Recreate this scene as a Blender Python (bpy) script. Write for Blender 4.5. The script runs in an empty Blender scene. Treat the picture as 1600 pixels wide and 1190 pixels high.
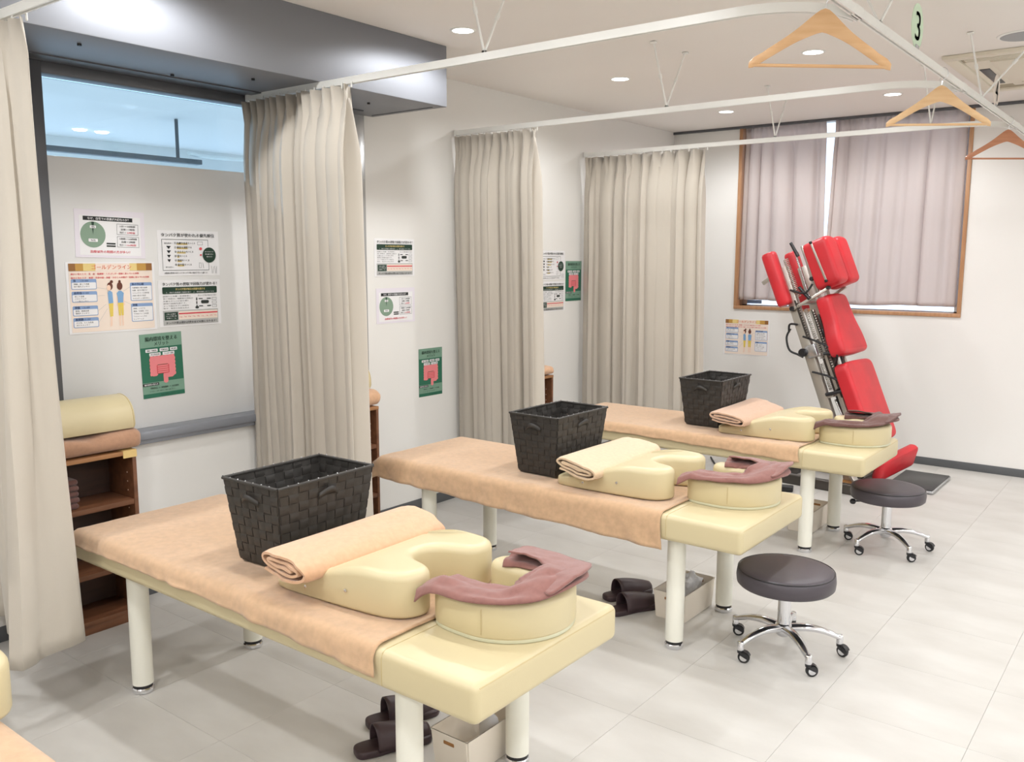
import bpy, bmesh, math, random
from mathutils import Vector, Matrix, noise
PI = math.pi
random.seed(7)
SC = bpy.context.scene
COL = SC.collection

# ------------------------------------------------------------------ camera
cam_d = bpy.data.cameras.new('camera')
cam = bpy.data.objects.new('camera', cam_d)
COL.objects.link(cam)
Rm = [(0.790711, 0.612185, 0.002405), (0.086833, -0.108266, -0.990322), (-0.606, 0.783267, -0.138765)]
cm = Matrix(((Rm[0][0], -Rm[1][0], -Rm[2][0], 0.0),
             (Rm[0][1], -Rm[1][1], -Rm[2][1], 0.0),
             (Rm[0][2], -Rm[1][2], -Rm[2][2], 1.6), (0, 0, 0, 1)))
cam.matrix_world = cm
cam_d.sensor_width = 36.0
cam_d.lens = 31.09
cam_d.clip_start = 0.02
SC.camera = cam

# ------------------------------------------------------------------ world, exposure
SC.view_settings.view_transform = 'Standard'
SC.view_settings.look = 'None'
SC.view_settings.gamma = 1
SC.view_settings.use_curve_mapping = False
SC.view_settings.exposure = 0.10
wd = bpy.data.worlds.new('daylight')
SC.world = wd
wd.use_nodes = True
wd.node_tree.nodes['Background'].inputs[0].default_value = (0.72, 0.86, 1.0, 1)
wd.node_tree.nodes['Background'].inputs[1].default_value = 1.9
LAMP_W = 40.0
LAMPS = [(x, y) for x in (-2.98, -1.77) for y in (6.52, 4.95, 3.45, 1.95, 0.45, -1.05)] + \
        [(x, y) for x in (0.3, 1.6, 2.7) for y in (6.0, 4.2, 2.4, 0.6, -1.05)]
for (x, y) in LAMPS:
    ld = bpy.data.lights.new('downlight_beam', 'SPOT')
    ld.energy = LAMP_W
    ld.color = (0.968, 0.986, 1.0)
    ld.spot_size = math.radians(165)
    ld.spot_blend = 0.5
    ld.shadow_soft_size = 0.055
    lo = bpy.data.objects.new('downlight_beam', ld)
    lo.location = (x, y, 2.68)
    COL.objects.link(lo)

for (x, y) in ((-5.2, 2.4), (-5.2, 4.6), (-7.0, 3.0), (-7.0, 5.6)):      # unseen cool fill spots, added to brighten the neighbouring room
    ld = bpy.data.lights.new('next_room_fill', 'SPOT')
    ld.energy = 165; ld.color = (0.74, 0.89, 1.0); ld.spot_size = math.radians(160); ld.spot_blend = 0.5; ld.shadow_soft_size = 0.06
    lo = bpy.data.objects.new('next_room_fill', ld); lo.location = (x, y, 2.69); COL.objects.link(lo)

# ------------------------------------------------------------------ materials
def lin(c):
    return tuple(((v / 255) / 12.92 if v / 255 <= 0.04045 else ((v / 255 + 0.055) / 1.055) ** 2.4) for v in c)

def mat(name, rgb, rough=0.5, metal=0.0, var=0.0, vscale=3.0, bump=0.0, bscale=60.0, spec=0.5, rgb2=None,
        stretch=None, sheen=0.0, trans=0.0, coat=0.0):
    m = bpy.data.materials.new(name)
    m.use_nodes = True
    nt = m.node_tree
    p = nt.nodes['Principled BSDF']
    c = lin(rgb)
    p.inputs['Base Color'].default_value = (*c, 1)
    p.inputs['Roughness'].default_value = rough
    p.inputs['Metallic'].default_value = metal
    p.inputs['Specular IOR Level'].default_value = spec
    p.inputs['Sheen Weight'].default_value = sheen
    p.inputs['Coat Weight'].default_value = coat
    p.inputs['Transmission Weight'].default_value = trans
    tc = nt.nodes.new('ShaderNodeTexCoord')
    src = tc.outputs['Object']
    if stretch:
        mp = nt.nodes.new('ShaderNodeMapping')
        mp.inputs['Scale'].default_value = stretch
        nt.links.new(src, mp.inputs[0]); src = mp.outputs[0]
    if var > 0 or rgb2:
        n = nt.nodes.new('ShaderNodeTexNoise')
        n.inputs['Scale'].default_value = vscale
        n.inputs['Detail'].default_value = 6
        nt.links.new(src, n.inputs['Vector'])
        r = nt.nodes.new('ShaderNodeValToRGB')
        c2 = lin(rgb2) if rgb2 else tuple(v * (1 - var) for v in c)
        r.color_ramp.elements[0].color = (*c2, 1); r.color_ramp.elements[1].color = (*c, 1)
        r.color_ramp.elements[0].position = 0.32; r.color_ramp.elements[1].position = 0.68
        nt.links.new(n.outputs['Fac'], r.inputs[0]); nt.links.new(r.outputs[0], p.inputs['Base Color'])
    if bump > 0:
        n = nt.nodes.new('ShaderNodeTexNoise')
        n.inputs['Scale'].default_value = bscale
        n.inputs['Detail'].default_value = 4
        nt.links.new(tc.outputs['Object'], n.inputs['Vector'])
        b = nt.nodes.new('ShaderNodeBump')
        b.inputs['Strength'].default_value = bump
        b.inputs['Distance'].default_value = 0.01
        nt.links.new(n.outputs['Fac'], b.inputs['Height']); nt.links.new(b.outputs[0], p.inputs['Normal'])
    return m

M = {}
M['wall'] = mat('wall_paper', (232, 230, 226), 0.85, bump=0.06, bscale=220, spec=0.2)
M['ceiling'] = mat('ceiling_paper', (238, 233, 228), 0.9, bump=0.05, bscale=200, spec=0.15)
M['panel'] = mat('partition_white', (224, 223, 221), 0.35, spec=0.4)
M['floor'] = mat('vinyl_tile', (206, 203, 198), 0.42, var=0.1, vscale=2.2, bump=0.02, bscale=40, rgb2=(192, 188, 182), stretch=(1, 2.2, 1))
M['base'] = mat('baseboard_grey', (88, 90, 92), 0.5)
M['beam'] = mat('beam_grey', (134, 136, 142), 0.5, metal=0.45, spec=0.7)
M['frame_grey'] = mat('frame_grey', (92, 93, 97), 0.35, metal=0.2)
M['ledge'] = mat('ledge_grey', (138, 141, 148), 0.35, metal=0.2)
M['steelpanel'] = mat('brushed_panel', (186, 186, 186), 0.25, metal=0.35)
M['curtain'] = mat('curtain_cloth', (196, 188, 176), 0.85, bump=0.12, bscale=500, spec=0.15, sheen=0.2)
M['vinyl'] = mat('cream_vinyl', (209, 195, 157), 0.36, bump=0.05, bscale=350, spec=0.45)
M['vinyl_side'] = M['vinyl']
M['seam'] = mat('vinyl_piping', (200, 182, 138), 0.45)
M['greenedge'] = mat('pale_green_base', (206, 204, 176), 0.5)
M['legwhite'] = mat('leg_cream_paint', (236, 234, 222), 0.35)
M['black'] = mat('black_rubber', (28, 28, 30), 0.5)
M['blackplastic'] = mat('black_plastic', (34, 34, 37), 0.35)
M['chrome'] = mat('chrome', (225, 226, 230), 0.12, metal=1.0)
M['steel'] = mat('brushed_steel', (196, 192, 184), 0.34, metal=0.75)
M['darksteel'] = mat('dark_steel', (92, 88, 84), 0.4, metal=0.8)
M['sheet'] = mat('terry_apricot', (211, 174, 138), 0.95, var=0.14, vscale=45, bump=0.28, bscale=800, spec=0.1, sheen=0.4)
M['roll_tan'] = mat('terry_tan', (222, 178, 142), 0.95, var=0.12, vscale=60, bump=0.28, bscale=800, spec=0.1, sheen=0.4)
M['roll_cream'] = mat('terry_cream', (224, 196, 162), 0.95, var=0.12, vscale=60, bump=0.28, bscale=800, spec=0.1, sheen=0.4)
M['roll_pink'] = mat('terry_beige', (208, 170, 142), 0.95, var=0.12, vscale=60, bump=0.28, bscale=800, spec=0.1, sheen=0.4)
M['shelf_blanket'] = mat('terry_brown', (190, 148, 120), 0.95, var=0.12, vscale=60, bump=0.28, bscale=800, spec=0.1, sheen=0.4)
M['mauve'] = mat('terry_mauve', (152, 108, 101), 0.95, var=0.15, vscale=70, bump=0.28, bscale=800, spec=0.1, sheen=0.3)
M['mauve_dark'] = mat('terry_plum', (112, 80, 74), 0.95, var=0.15, vscale=70, bump=0.28, bscale=800, spec=0.1, sheen=0.3)
M['basket'] = mat('basket_strap', (54, 51, 48), 0.5, bump=0.12, bscale=400, var=0.2, vscale=12)
M['stool'] = mat('stool_leatherette', (74, 68, 74), 0.4, bump=0.06, bscale=300)
M['wood'] = mat('walnut_board', (128, 84, 56), 0.5, rgb2=(104, 66, 44), vscale=5, stretch=(6, 1, 6))
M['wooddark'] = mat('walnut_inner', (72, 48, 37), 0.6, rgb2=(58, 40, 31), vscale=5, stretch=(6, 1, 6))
M['edgewood'] = mat('walnut_edge', (172, 124, 82), 0.5, rgb2=(152, 106, 68), vscale=6, stretch=(8, 1, 8))
M['windowwood'] = mat('window_wood', (186, 142, 104), 0.45, rgb2=(170, 124, 88), vscale=6, stretch=(8, 8, 1))
M['hanger_pale'] = mat('hanger_wood_pale', (234, 200, 156), 0.35, rgb2=(224, 184, 138), vscale=6, stretch=(1, 8, 8))
M['hanger_mid'] = mat('hanger_wood_mid', (224, 184, 140), 0.35, rgb2=(212, 168, 122), vscale=6, stretch=(1, 8, 8))
M['hanger_dark'] = mat('hanger_wood_dark', (196, 138, 104), 0.35, rgb2=(180, 120, 88), vscale=6, stretch=(1, 8, 8))
M['rail'] = mat('rail_white', (236, 236, 232), 0.35)
M['red'] = mat('red_vinyl', (214, 42, 52), 0.42, rgb2=(192, 42, 50), vscale=5, bump=0.05, bscale=200)
M['ac'] = mat('cooler_cream', (226, 219, 202), 0.5)
M['acdark'] = mat('cooler_slot', (160, 150, 126), 0.6)
M['box'] = mat('storage_plastic', (226, 216, 202), 0.5)
M['bag'] = mat('milky_plastic', (225, 225, 228), 0.3, trans=0.35)
M['slipper'] = mat('slipper_brown', (62, 46, 50), 0.45)
M['slipin'] = mat('slipper_inner', (40, 30, 33), 0.7)
M['silver'] = mat('silver_edge', (200, 202, 206), 0.25, metal=0.9)
M['tape'] = mat('yellowed_tape', (226, 196, 130), 0.5)
M['speaker'] = mat('speaker_mesh', (160, 162, 164), 0.6)
for k, c in dict(p_white=(238, 237, 238), p_lav=(232, 226, 234), p_black=(38, 40, 42), p_sage=(136, 160, 140), p_red=(214, 62, 78),
                 p_green=(50, 112, 88), p_lgreen=(124, 160, 140), p_dgreen=(42, 66, 54), p_pink=(236, 138, 142), p_dpink=(212, 84, 90),
                 p_gold=(196, 152, 78), p_gold2=(232, 208, 138), p_bronze=(150, 104, 58), p_peach=(240, 224, 210), p_blue=(140, 166, 206),
                 p_shirt=(128, 168, 208), p_yellow=(226, 200, 96), p_hair=(104, 60, 48), p_skin=(242, 210, 188), p_grey=(186, 186, 184),
                 p_navy=(52, 66, 100), p_dark=(54, 58, 56), p_mint=(212, 236, 208), p_blush=(236, 224, 214), p_orange=(224, 120, 84)).items():
    M[k] = mat('print_' + k[2:], c, 0.4, spec=0.35)

def emis(name, rgb, s):
    m = bpy.data.materials.new(name); m.use_nodes = True
    nt = m.node_tree
    p = nt.nodes['Principled BSDF']
    p.inputs['Base Color'].default_value = (*rgb, 1)
    p.inputs['Emission Color'].default_value = (*rgb, 1)
    p.inputs['Emission Strength'].default_value = s
    return m
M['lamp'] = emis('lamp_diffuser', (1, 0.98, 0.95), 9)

def thinglass(name, col, rough=0.0):
    m = bpy.data.materials.new(name); m.use_nodes = True
    nt = m.node_tree
    nt.nodes.remove(nt.nodes['Principled BSDF'])
    out = nt.nodes['Material Output']
    tr = nt.nodes.new('ShaderNodeBsdfTransparent'); tr.inputs[0].default_value = (*col, 1)
    gl = nt.nodes.new('ShaderNodeBsdfGlossy'); gl.inputs['Roughness'].default_value = rough
    fr = nt.nodes.new('ShaderNodeFresnel'); fr.inputs[0].default_value = 1.45
    mx = nt.nodes.new('ShaderNodeMixShader')
    nt.links.new(fr.outputs[0], mx.inputs[0]); nt.links.new(tr.outputs[0], mx.inputs[1]); nt.links.new(gl.outputs[0], mx.inputs[2])
    nt.links.new(mx.outputs[0], out.inputs[0])
    return m
M['blueglass'] = thinglass('blue_tinted_glass', (0.78, 0.90, 1.0))
M['glass'] = thinglass('window_glass', (0.95, 0.97, 1.0))

def translucent(name, rgb, rgbt, f):
    m = mat(name, rgb, 0.85, bump=0.1, bscale=450, spec=0.1)
    nt = m.node_tree
    p = nt.nodes['Principled BSDF']; out = nt.nodes['Material Output']
    t = nt.nodes.new('ShaderNodeBsdfTranslucent'); t.inputs[0].default_value = (*lin(rgbt), 1)
    mx = nt.nodes.new('ShaderNodeMixShader'); mx.inputs[0].default_value = f
    nt.links.new(p.outputs[0], mx.inputs[1]); nt.links.new(t.outputs[0], mx.inputs[2]); nt.links.new(mx.outputs[0], out.inputs[0])
    return m
M['wincurtain'] = translucent('window_curtain_cloth', (222, 213, 208), (244, 232, 228), 0.5)

# ------------------------------------------------------------------ builders
def tag(o, label=None, cat=None, group=None, kind=None):
    if label: o['label'] = label
    if cat: o['category'] = cat
    if group: o['group'] = group
    if kind: o['kind'] = kind
    return o

def obj(name, bm, m, parent=None, smooth=35, recalc=True):
    if recalc:
        bmesh.ops.recalc_face_normals(bm, faces=bm.faces[:])
    me = bpy.data.meshes.new(name)
    bm.to_mesh(me); bm.free()
    if smooth is not None:
        me.polygons.foreach_set('use_smooth', [True] * len(me.polygons))
        me.set_sharp_from_angle(angle=math.radians(smooth))
    for mm in (m if isinstance(m, (list, tuple)) else [m]):
        me.materials.append(mm)
    o = bpy.data.objects.new(name, me)
    COL.objects.link(o)
    if parent: o.parent = parent
    return o

def empty(name, loc=(0, 0, 0), rz=0.0, **kw):
    o = bpy.data.objects.new(name, None)
    o.empty_display_size = 0.05
    COL.objects.link(o)
    o.location = loc; o.rotation_euler = (0, 0, rz)
    return tag(o, **kw)

def copy_tree(o, parent=None):
    c = o.copy(); COL.objects.link(c)
    if parent: c.parent = parent
    for ch in [x for x in CH.get(o.name, [])]:
        copy_tree(ch, c)
    return c
CH = {}
def index_children():
    CH.clear()
    for o in bpy.data.objects:
        if o.parent: CH.setdefault(o.parent.name, []).append(o)

def B():
    return bmesh.new()

def box(bm, c, s, bev=0.0, seg=2, mtx=None):
    r = bmesh.ops.create_cube(bm, size=1.0)
    vs = r['verts']
    bmesh.ops.scale(bm, vec=Vector(s), verts=vs)
    if bev > 0:
        es = list({e for v in vs for e in v.link_edges})
        rb = bmesh.ops.bevel(bm, geom=es, offset=min(bev, min(s) * 0.49), segments=seg, affect='EDGES', profile=0.5)
        fs = set(rb['faces'])
        vs = list({v for f in fs for v in f.verts} | {v for v in vs if v.is_valid})
    t = Matrix.Translation(c)
    if mtx: t = t @ mtx
    bmesh.ops.transform(bm, matrix=t, verts=vs)
    return vs

def bx(bm, x0, x1, y0, y1, z0, z1, bev=0.0, seg=2):
    return box(bm, ((x0 + x1) / 2, (y0 + y1) / 2, (z0 + z1) / 2), (abs(x1 - x0), abs(y1 - y0), abs(z1 - z0)), bev, seg)

def lathe(bm, prof, seg=32, mtx=None, cap=True):
    rings = []
    for (r, z) in prof:
        ring = []
        for i in range(seg):
            a = 2 * PI * i / seg
            v = Vector((r * math.cos(a), r * math.sin(a), z))
            ring.append(bm.verts.new(mtx @ v if mtx else v))
        rings.append(ring)
    for a, b in zip(rings, rings[1:]):
        for i in range(seg):
            j = (i + 1) % seg
            bm.faces.new((a[i], a[j], b[j], b[i]))
    if cap:
        bm.faces.new(rings[0][::-1]); bm.faces.new(rings[-1])

def align(p0, p1):
    d = Vector(p1) - Vector(p0)
    q = d.to_track_quat('Z', 'Y')
    return Matrix.Translation(p0) @ q.to_matrix().to_4x4(), d.length

def rod(bm, p0, p1, r, seg=12, r1=None):
    m, L = align(p0, p1)
    lathe(bm, [(r, 0), (r if r1 is None else r1, L)], seg, m)

def bar(bm, p0, p1, w, h, bev=0.0, up=(0, 0, 1)):
    p0 = Vector(p0); p1 = Vector(p1)
    d = (p1 - p0); L = d.length; z = d.normalized()
    x = Vector(up).cross(z)
    if x.length < 1e-4: x = Vector((1, 0, 0)).cross(z)
    x.normalize(); y = z.cross(x)
    m = Matrix(((x.x, y.x, z.x, 0), (x.y, y.y, z.y, 0), (x.z, y.z, z.z, 0), (0, 0, 0, 1)))
    box(bm, (p0 + p1) / 2, (w, h, L), bev, 2, m)

def cat(pts, n=8, closed=False):
    P = [Vector(p) for p in pts]
    out = []
    N = len(P)
    for i in range(N if closed else N - 1):
        p0 = P[(i - 1) % N] if (closed or i > 0) else P[0]
        p1 = P[i]; p2 = P[(i + 1) % N]
        p3 = P[(i + 2) % N] if (closed or i + 2 < N) else P[-1]
        for k in range(n):
            t = k / n
            out.append(0.5 * ((2 * p1) + (-p0 + p2) * t + (2 * p0 - 5 * p1 + 4 * p2 - p3) * t * t + (-p0 + 3 * p1 - 3 * p2 + p3) * t ** 3))
    if not closed: out.append(P[-1])
    return out

def tube(bm, pts, r, seg=8, closed=False):
    pts = [Vector(p) for p in pts]
    N = len(pts); rings = []
    prev = None
    for i, p in enumerate(pts):
        a = pts[(i - 1) % N] if (closed or i > 0) else p
        b = pts[(i + 1) % N] if (closed or i < N - 1) else p
        t = (b - a).normalized()
        if prev is None:
            u = t.cross(Vector((0, 0, 1)))
            if u.length < 0.1: u = t.cross(Vector((1, 0, 0)))
        else:
            u = prev - t * prev.dot(t)
        u.normalize(); prev = u
        w = t.cross(u)
        rr = r(i / (N - 1)) if callable(r) else r
        rings.append([bm.verts.new(p + (u * math.cos(2 * PI * k / seg) + w * math.sin(2 * PI * k / seg)) * rr) for k in range(seg)])
    for i in range(N if closed else N - 1):
        A = rings[i]; C = rings[(i + 1) % N]
        for k in range(seg):
            bm.faces.new((A[k], A[(k + 1) % seg], C[(k + 1) % seg], C[k]))
    if not closed:
        bm.faces.new(rings[0][::-1]); bm.faces.new(rings[-1])

def grid(bm, nu, nv, fn):
    V = [[bm.verts.new(fn(i / nu, j / nv)) for j in range(nv + 1)] for i in range(nu + 1)]
    for i in range(nu):
        for j in range(nv):
            bm.faces.new((V[i][j], V[i + 1][j], V[i + 1][j + 1], V[i][j + 1]))
    return V

def offset2d(pts, d):
    n = len(pts); out = []
    for i in range(n):
        a = Vector(pts[i - 1][:2]); b = Vector(pts[i][:2]); c = Vector(pts[(i + 1) % n][:2])
        t = (c - a)
        if t.length < 1e-9: out.append(b); continue
        t.normalize()
        out.append(b + Vector((-t.y, t.x)) * d)
    return out

def smooth_outline(pts, n=150, it=5):
    P = [Vector(p[:2]) for p in pts]
    L = [0.0]
    for a, c in zip(P, P[1:] + P[:1]): L.append(L[-1] + (c - a).length)
    out = []; k = 0
    for i in range(n):
        t = L[-1] * i / n
        while L[k + 1] < t: k += 1
        f = (t - L[k]) / max(1e-9, L[k + 1] - L[k])
        out.append(P[k % len(P)].lerp(P[(k + 1) % len(P)], f))
    for _ in range(it):
        out = [(out[i - 1] + out[i] * 2 + out[(i + 1) % n]) / 4 for i in range(n)]
    return [(p.x, p.y) for p in out]

def slab(bm, outline, h, r, z0=0.0, zf=None, steps=5):
    """cushion: ccw outline, height h, edge radius r"""
    prof = []
    rb = r * 0.45
    for k in range(3):
        a = PI / 2 * k / 2
        prof.append((rb * (1 - math.sin(a)), rb * (1 - math.cos(a))))
    for k in range(steps + 1):
        a = PI / 2 * k / steps
        prof.append((r * (1 - math.cos(a)), h - r + r * math.sin(a)))
    prof.append((r * 1.12, h + 0.0003))
    rings = []
    for (ins, z) in prof:
        o2 = offset2d(outline, ins)
        ring = []
        for p in o2:
            zz = z
            if zf: zz = z * zf(p.x, p.y)
            ring.append(bm.verts.new((p.x, p.y, z0 + zz)))
        rings.append(ring)
    n = len(outline)
    for a, b in zip(rings, rings[1:]):
        for i in range(n):
            j = (i + 1) % n
            bm.faces.new((a[i], a[j], b[j], b[i]))
    f = bm.faces.new(rings[0][::-1]); f.normal_update()
    bmesh.ops.triangulate(bm, faces=[f], ngon_method='EAR_CLIP')
    f = bm.faces.new(rings[-1])
    f.normal_update()
    bmesh.ops.triangulate(bm, faces=[f], ngon_method='EAR_CLIP')

# ================================================================== SETTING
FX0, FX1, FY0, FY1, CH_ = -3.84, 3.2, -2.2, 7.33, 2.705
def struct(name, bm, m, parent=None, smooth=35, label=None):
    o = obj(name, bm, m, parent, smooth)
    if not parent: o['kind'] = 'structure'
    if label: o['label'] = label
    return o

b = B(); bx(b, -3.98, FX1 + 0.1, FY0 - 0.1, FY1 + 0.15, -0.12, -0.003)
floor = struct('floor', b, M['floor'], label='pale grey stone-look vinyl tile floor of the treatment room')
# vinyl tiles, one object each
T = 0.495
xs = [-0.97 + T * k for k in range(-6, 4)]
ys = [3.07 + T * k for k in range(-5, 9)]
cache = {}
for i, x in enumerate(xs):
    for j, y in enumerate(ys):
        x0 = max(x, FX0); x1 = x + T; y0 = y; y1 = min(y + T, FY1)
        if x1 - x0 < 0.03 or y1 - y0 < 0.03: continue
        key = (round(x1 - x0, 3), round(y1 - y0, 3))
        if key not in cache:
            b = B(); w, d = key
            box(b, (0, 0, -0.0025), (w - 0.0009, d - 0.0009, 0.005), 0.0004, 1)
            me = bpy.data.meshes.new('tile'); b.to_mesh(me); b.free(); me.materials.append(M['floor'])
            cache[key] = me
        t = bpy.data.objects.new('tile', cache[key]); COL.objects.link(t)
        t.location = ((x0 + x1) / 2, (y0 + y1) / 2, 0.0); t.parent = floor

OY0, OY1, OZ0, OZ1 = 1.60, 3.58, 0.775, 2.40      # opening in left wall
b = B()
bx(b, -3.98, FX0, FY0, OY0, 0, CH_)
bx(b, -3.98, FX0, OY1, FY1, 0, CH_)
bx(b, -3.98, FX0, OY0, OY1, 0, OZ0)
bx(b, -3.98, FX0, OY0, OY1, OZ1, CH_)
wl = struct('wall_left', b, M['wall'], smooth=None, label='white papered wall behind the heads of the beds')
WX0, WX1, WZ0, WZ1 = -3.215, -1.405, 1.157, 2.695
b = B()
bx(b, -3.98, WX0, FY1, FY1 + 0.18, 0, CH_)
bx(b, WX1, FX1, FY1, FY1 + 0.18, 0, CH_)
bx(b, WX0, WX1, FY1, FY1 + 0.18, 0, WZ0)
bx(b, WX0, WX1, FY1, FY1 + 0.18, WZ1, CH_)
wb = struct('wall_back', b, M['wall'], smooth=None, label='white wall with the curtained window')
b = B(); bx(b, FX1, FX1 + 0.1, FY0, FY1 + 0.15, 0, CH_)
struct('wall_right', b, M['wall'], smooth=None)
b = B(); bx(b, -3.98, FX1, FY0 - 0.1, FY0, 0, CH_)
struct('wall_front', b, M['wall'], smooth=None)
b = B(); bx(b, -3.98, FX1 + 0.1, FY0 - 0.1, FY1 + 0.18, CH_, CH_ + 0.1)
struct('ceiling', b, M['ceiling'], smooth=None, label='off-white papered ceiling with downlights')
# baseboards
b = B(); bx(b, FX0, FX0 + 0.008, OY0 - 3.5, FY1, 0.0, 0.066, 0.002)
struct('baseboard_left', b, M['base'])
b = B(); bx(b, FX0 + 0.008, FX1, FY1 - 0.008, FY1, 0.0, 0.06, 0.002)
struct('baseboard_back', b, M['base'])
# dark slot rail at head of window wall
b = B(); bx(b, FX0, FX1, FY1 - 0.02, FY1 - 0.0005, CH_ - 0.022, CH_ - 0.0005, 0.002)
struct('trim_1', b, M['frame_grey'], label='thin dark trim where the window wall meets the ceiling')

# grey bulkhead over the glazed opening
b = B()
bx(b, FX0, -3.267, FY0, 3.65, 2.392, CH_, 0.004)
beam = struct('bulkhead', b, M['beam'], label='glossy grey lacquered bulkhead box above the left bays')
b = B()
bx(b, -3.78, -3.70, 1.4, 3.45, 2.386, 2.3925)
bx(b, -3.795, -3.33, 3.60, 3.606, 2.389, 2.3925)
struct('groove', b, M['frame_grey'], beam)
b = B()
for (x, y) in ((-3.42, 1.75), (-3.45, 2.55), (-3.66, 2.28), (-3.5, 3.3)):
    lathe(b, [(0.008, 2.384), (0.008, 2.393)], 12, Matrix.Translation((x, y, 0)))
struct('screw', b, M['black'], beam)
# frame of the opening
b = B()
bx(b, -3.95, -3.83, 1.60, 1.795, OZ0, 2.392, 0.003)
bx(b, -3.95, -3.833, 3.43, 3.455, OZ0, 2.392, 0.003)
bx(b, -3.95, -3.833, 1.795, 3.43, 2.345, 2.392, 0.003)
w1 = struct('window_1', b, M['frame_grey'], label='tall interior glazed screen in a dark grey frame')
b = B(); bx(b, -3.95, -3.834, 3.455, 3.578, 0.0 + OZ0, 2.392, 0.002)
struct('metal_strip', b, M['steelpanel'], w1, label='brushed metal strip beside the second curtain')
b = B(); bx(b, -3.93, -3.80, 1.6, 3.58, 0.755, 0.795, 0.006); bx(b, -3.83, -3.812, 1.6, 3.58, 0.735, 0.76, 0.002)
struct('ledge', b, M['ledge'], w1)
b = B(); bx(b, -3.935, -3.915, 1.795, 3.43, 2.02, 2.345)
struct('pane', b, M['blueglass'], w1, smooth=None)
b = B(); bx(b, -3.93, -3.90, 1.795, 3.43, 0.795, 2.022, 0.001)
struct('white_panel', b, M['panel'], w1)
b = B(); bx(b, -3.9, -3.892, 3.345, 3.355, 0.8, 2.02, 0.001)
struct('panel_bead', b, M['panel'], w1)

# neighbouring room seen through the high glass
b = B()
bx(b, -8.6, -3.98, 0.6, 9.4, 2.715, 2.8)
struct('ceiling_next_room', b, M['ceiling'], smooth=None)
b = B(); bx(b, -8.6, -3.98, 9.4, 9.5, 0, 2.8)
struct('wall_far_room', b, M['wall'], smooth=None)
b = B(); bx(b, -8.6, -3.98, 0.5, 0.6, 0, 2.8)
struct('wall_near_room', b, M['wall'], smooth=None)
b = B(); bx(b, -8.7, -3.98, 0.5, 9.5, -0.12, 0)
struct('floor_next_room', b, M['floor'], smooth=None)
b = B(); bx(b, -8.7, -8.6, 0.5, 9.5, 0, 0.9); bx(b, -8.7, -8.6, 0.5, 9.5, 2.45, 2.8)
struct('wall_window_side', b, M['wall'], smooth=None)

# main window
b = B()
bx(b, WX0, WX0 + 0.028, FY1 - 0.012, FY1 + 0.15, WZ0 + 0.0285, WZ1, 0.002)
bx(b, WX1 - 0.028, WX1, FY1 - 0.012, FY1 + 0.15, WZ0 + 0.0285, WZ1, 0.002)
bx(b, WX0, WX1, FY1 - 0.012, FY1 + 0.15, WZ0, WZ0 + 0.028, 0.002)
w2 = struct('window_2', b, M['windowwood'], label='wide window in a light wooden frame behind pale curtains')
b = B()
for x in (WX0 + 0.05, (WX0 + WX1) / 2, WX1 - 0.05):
    bx(b, x - 0.022, x + 0.022, FY1 + 0.115, FY1 + 0.145, WZ0 + 0.02, WZ1)
bx(b, WX0, WX1, FY1 + 0.115, FY1 + 0.145, WZ0 + 0.02, WZ0 + 0.035)
struct('sash', b, M['silver'], w2)
b = B(); bx(b, WX0, WX1, FY1 + 0.128, FY1 + 0.132, WZ0 + 0.02, WZ1)
struct('pane', b, M['glass'], w2, smooth=None)
b = B(); bx(b, WX0 + 0.06, WX0 + 0.2, FY1 + 0.122, FY1 + 0.1275, WZ0 + 0.045, WZ0 + 0.075)
struct('sticker', b, M['p_blue'], w2, smooth=None, label='small blue and white sticker on the glass')

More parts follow.
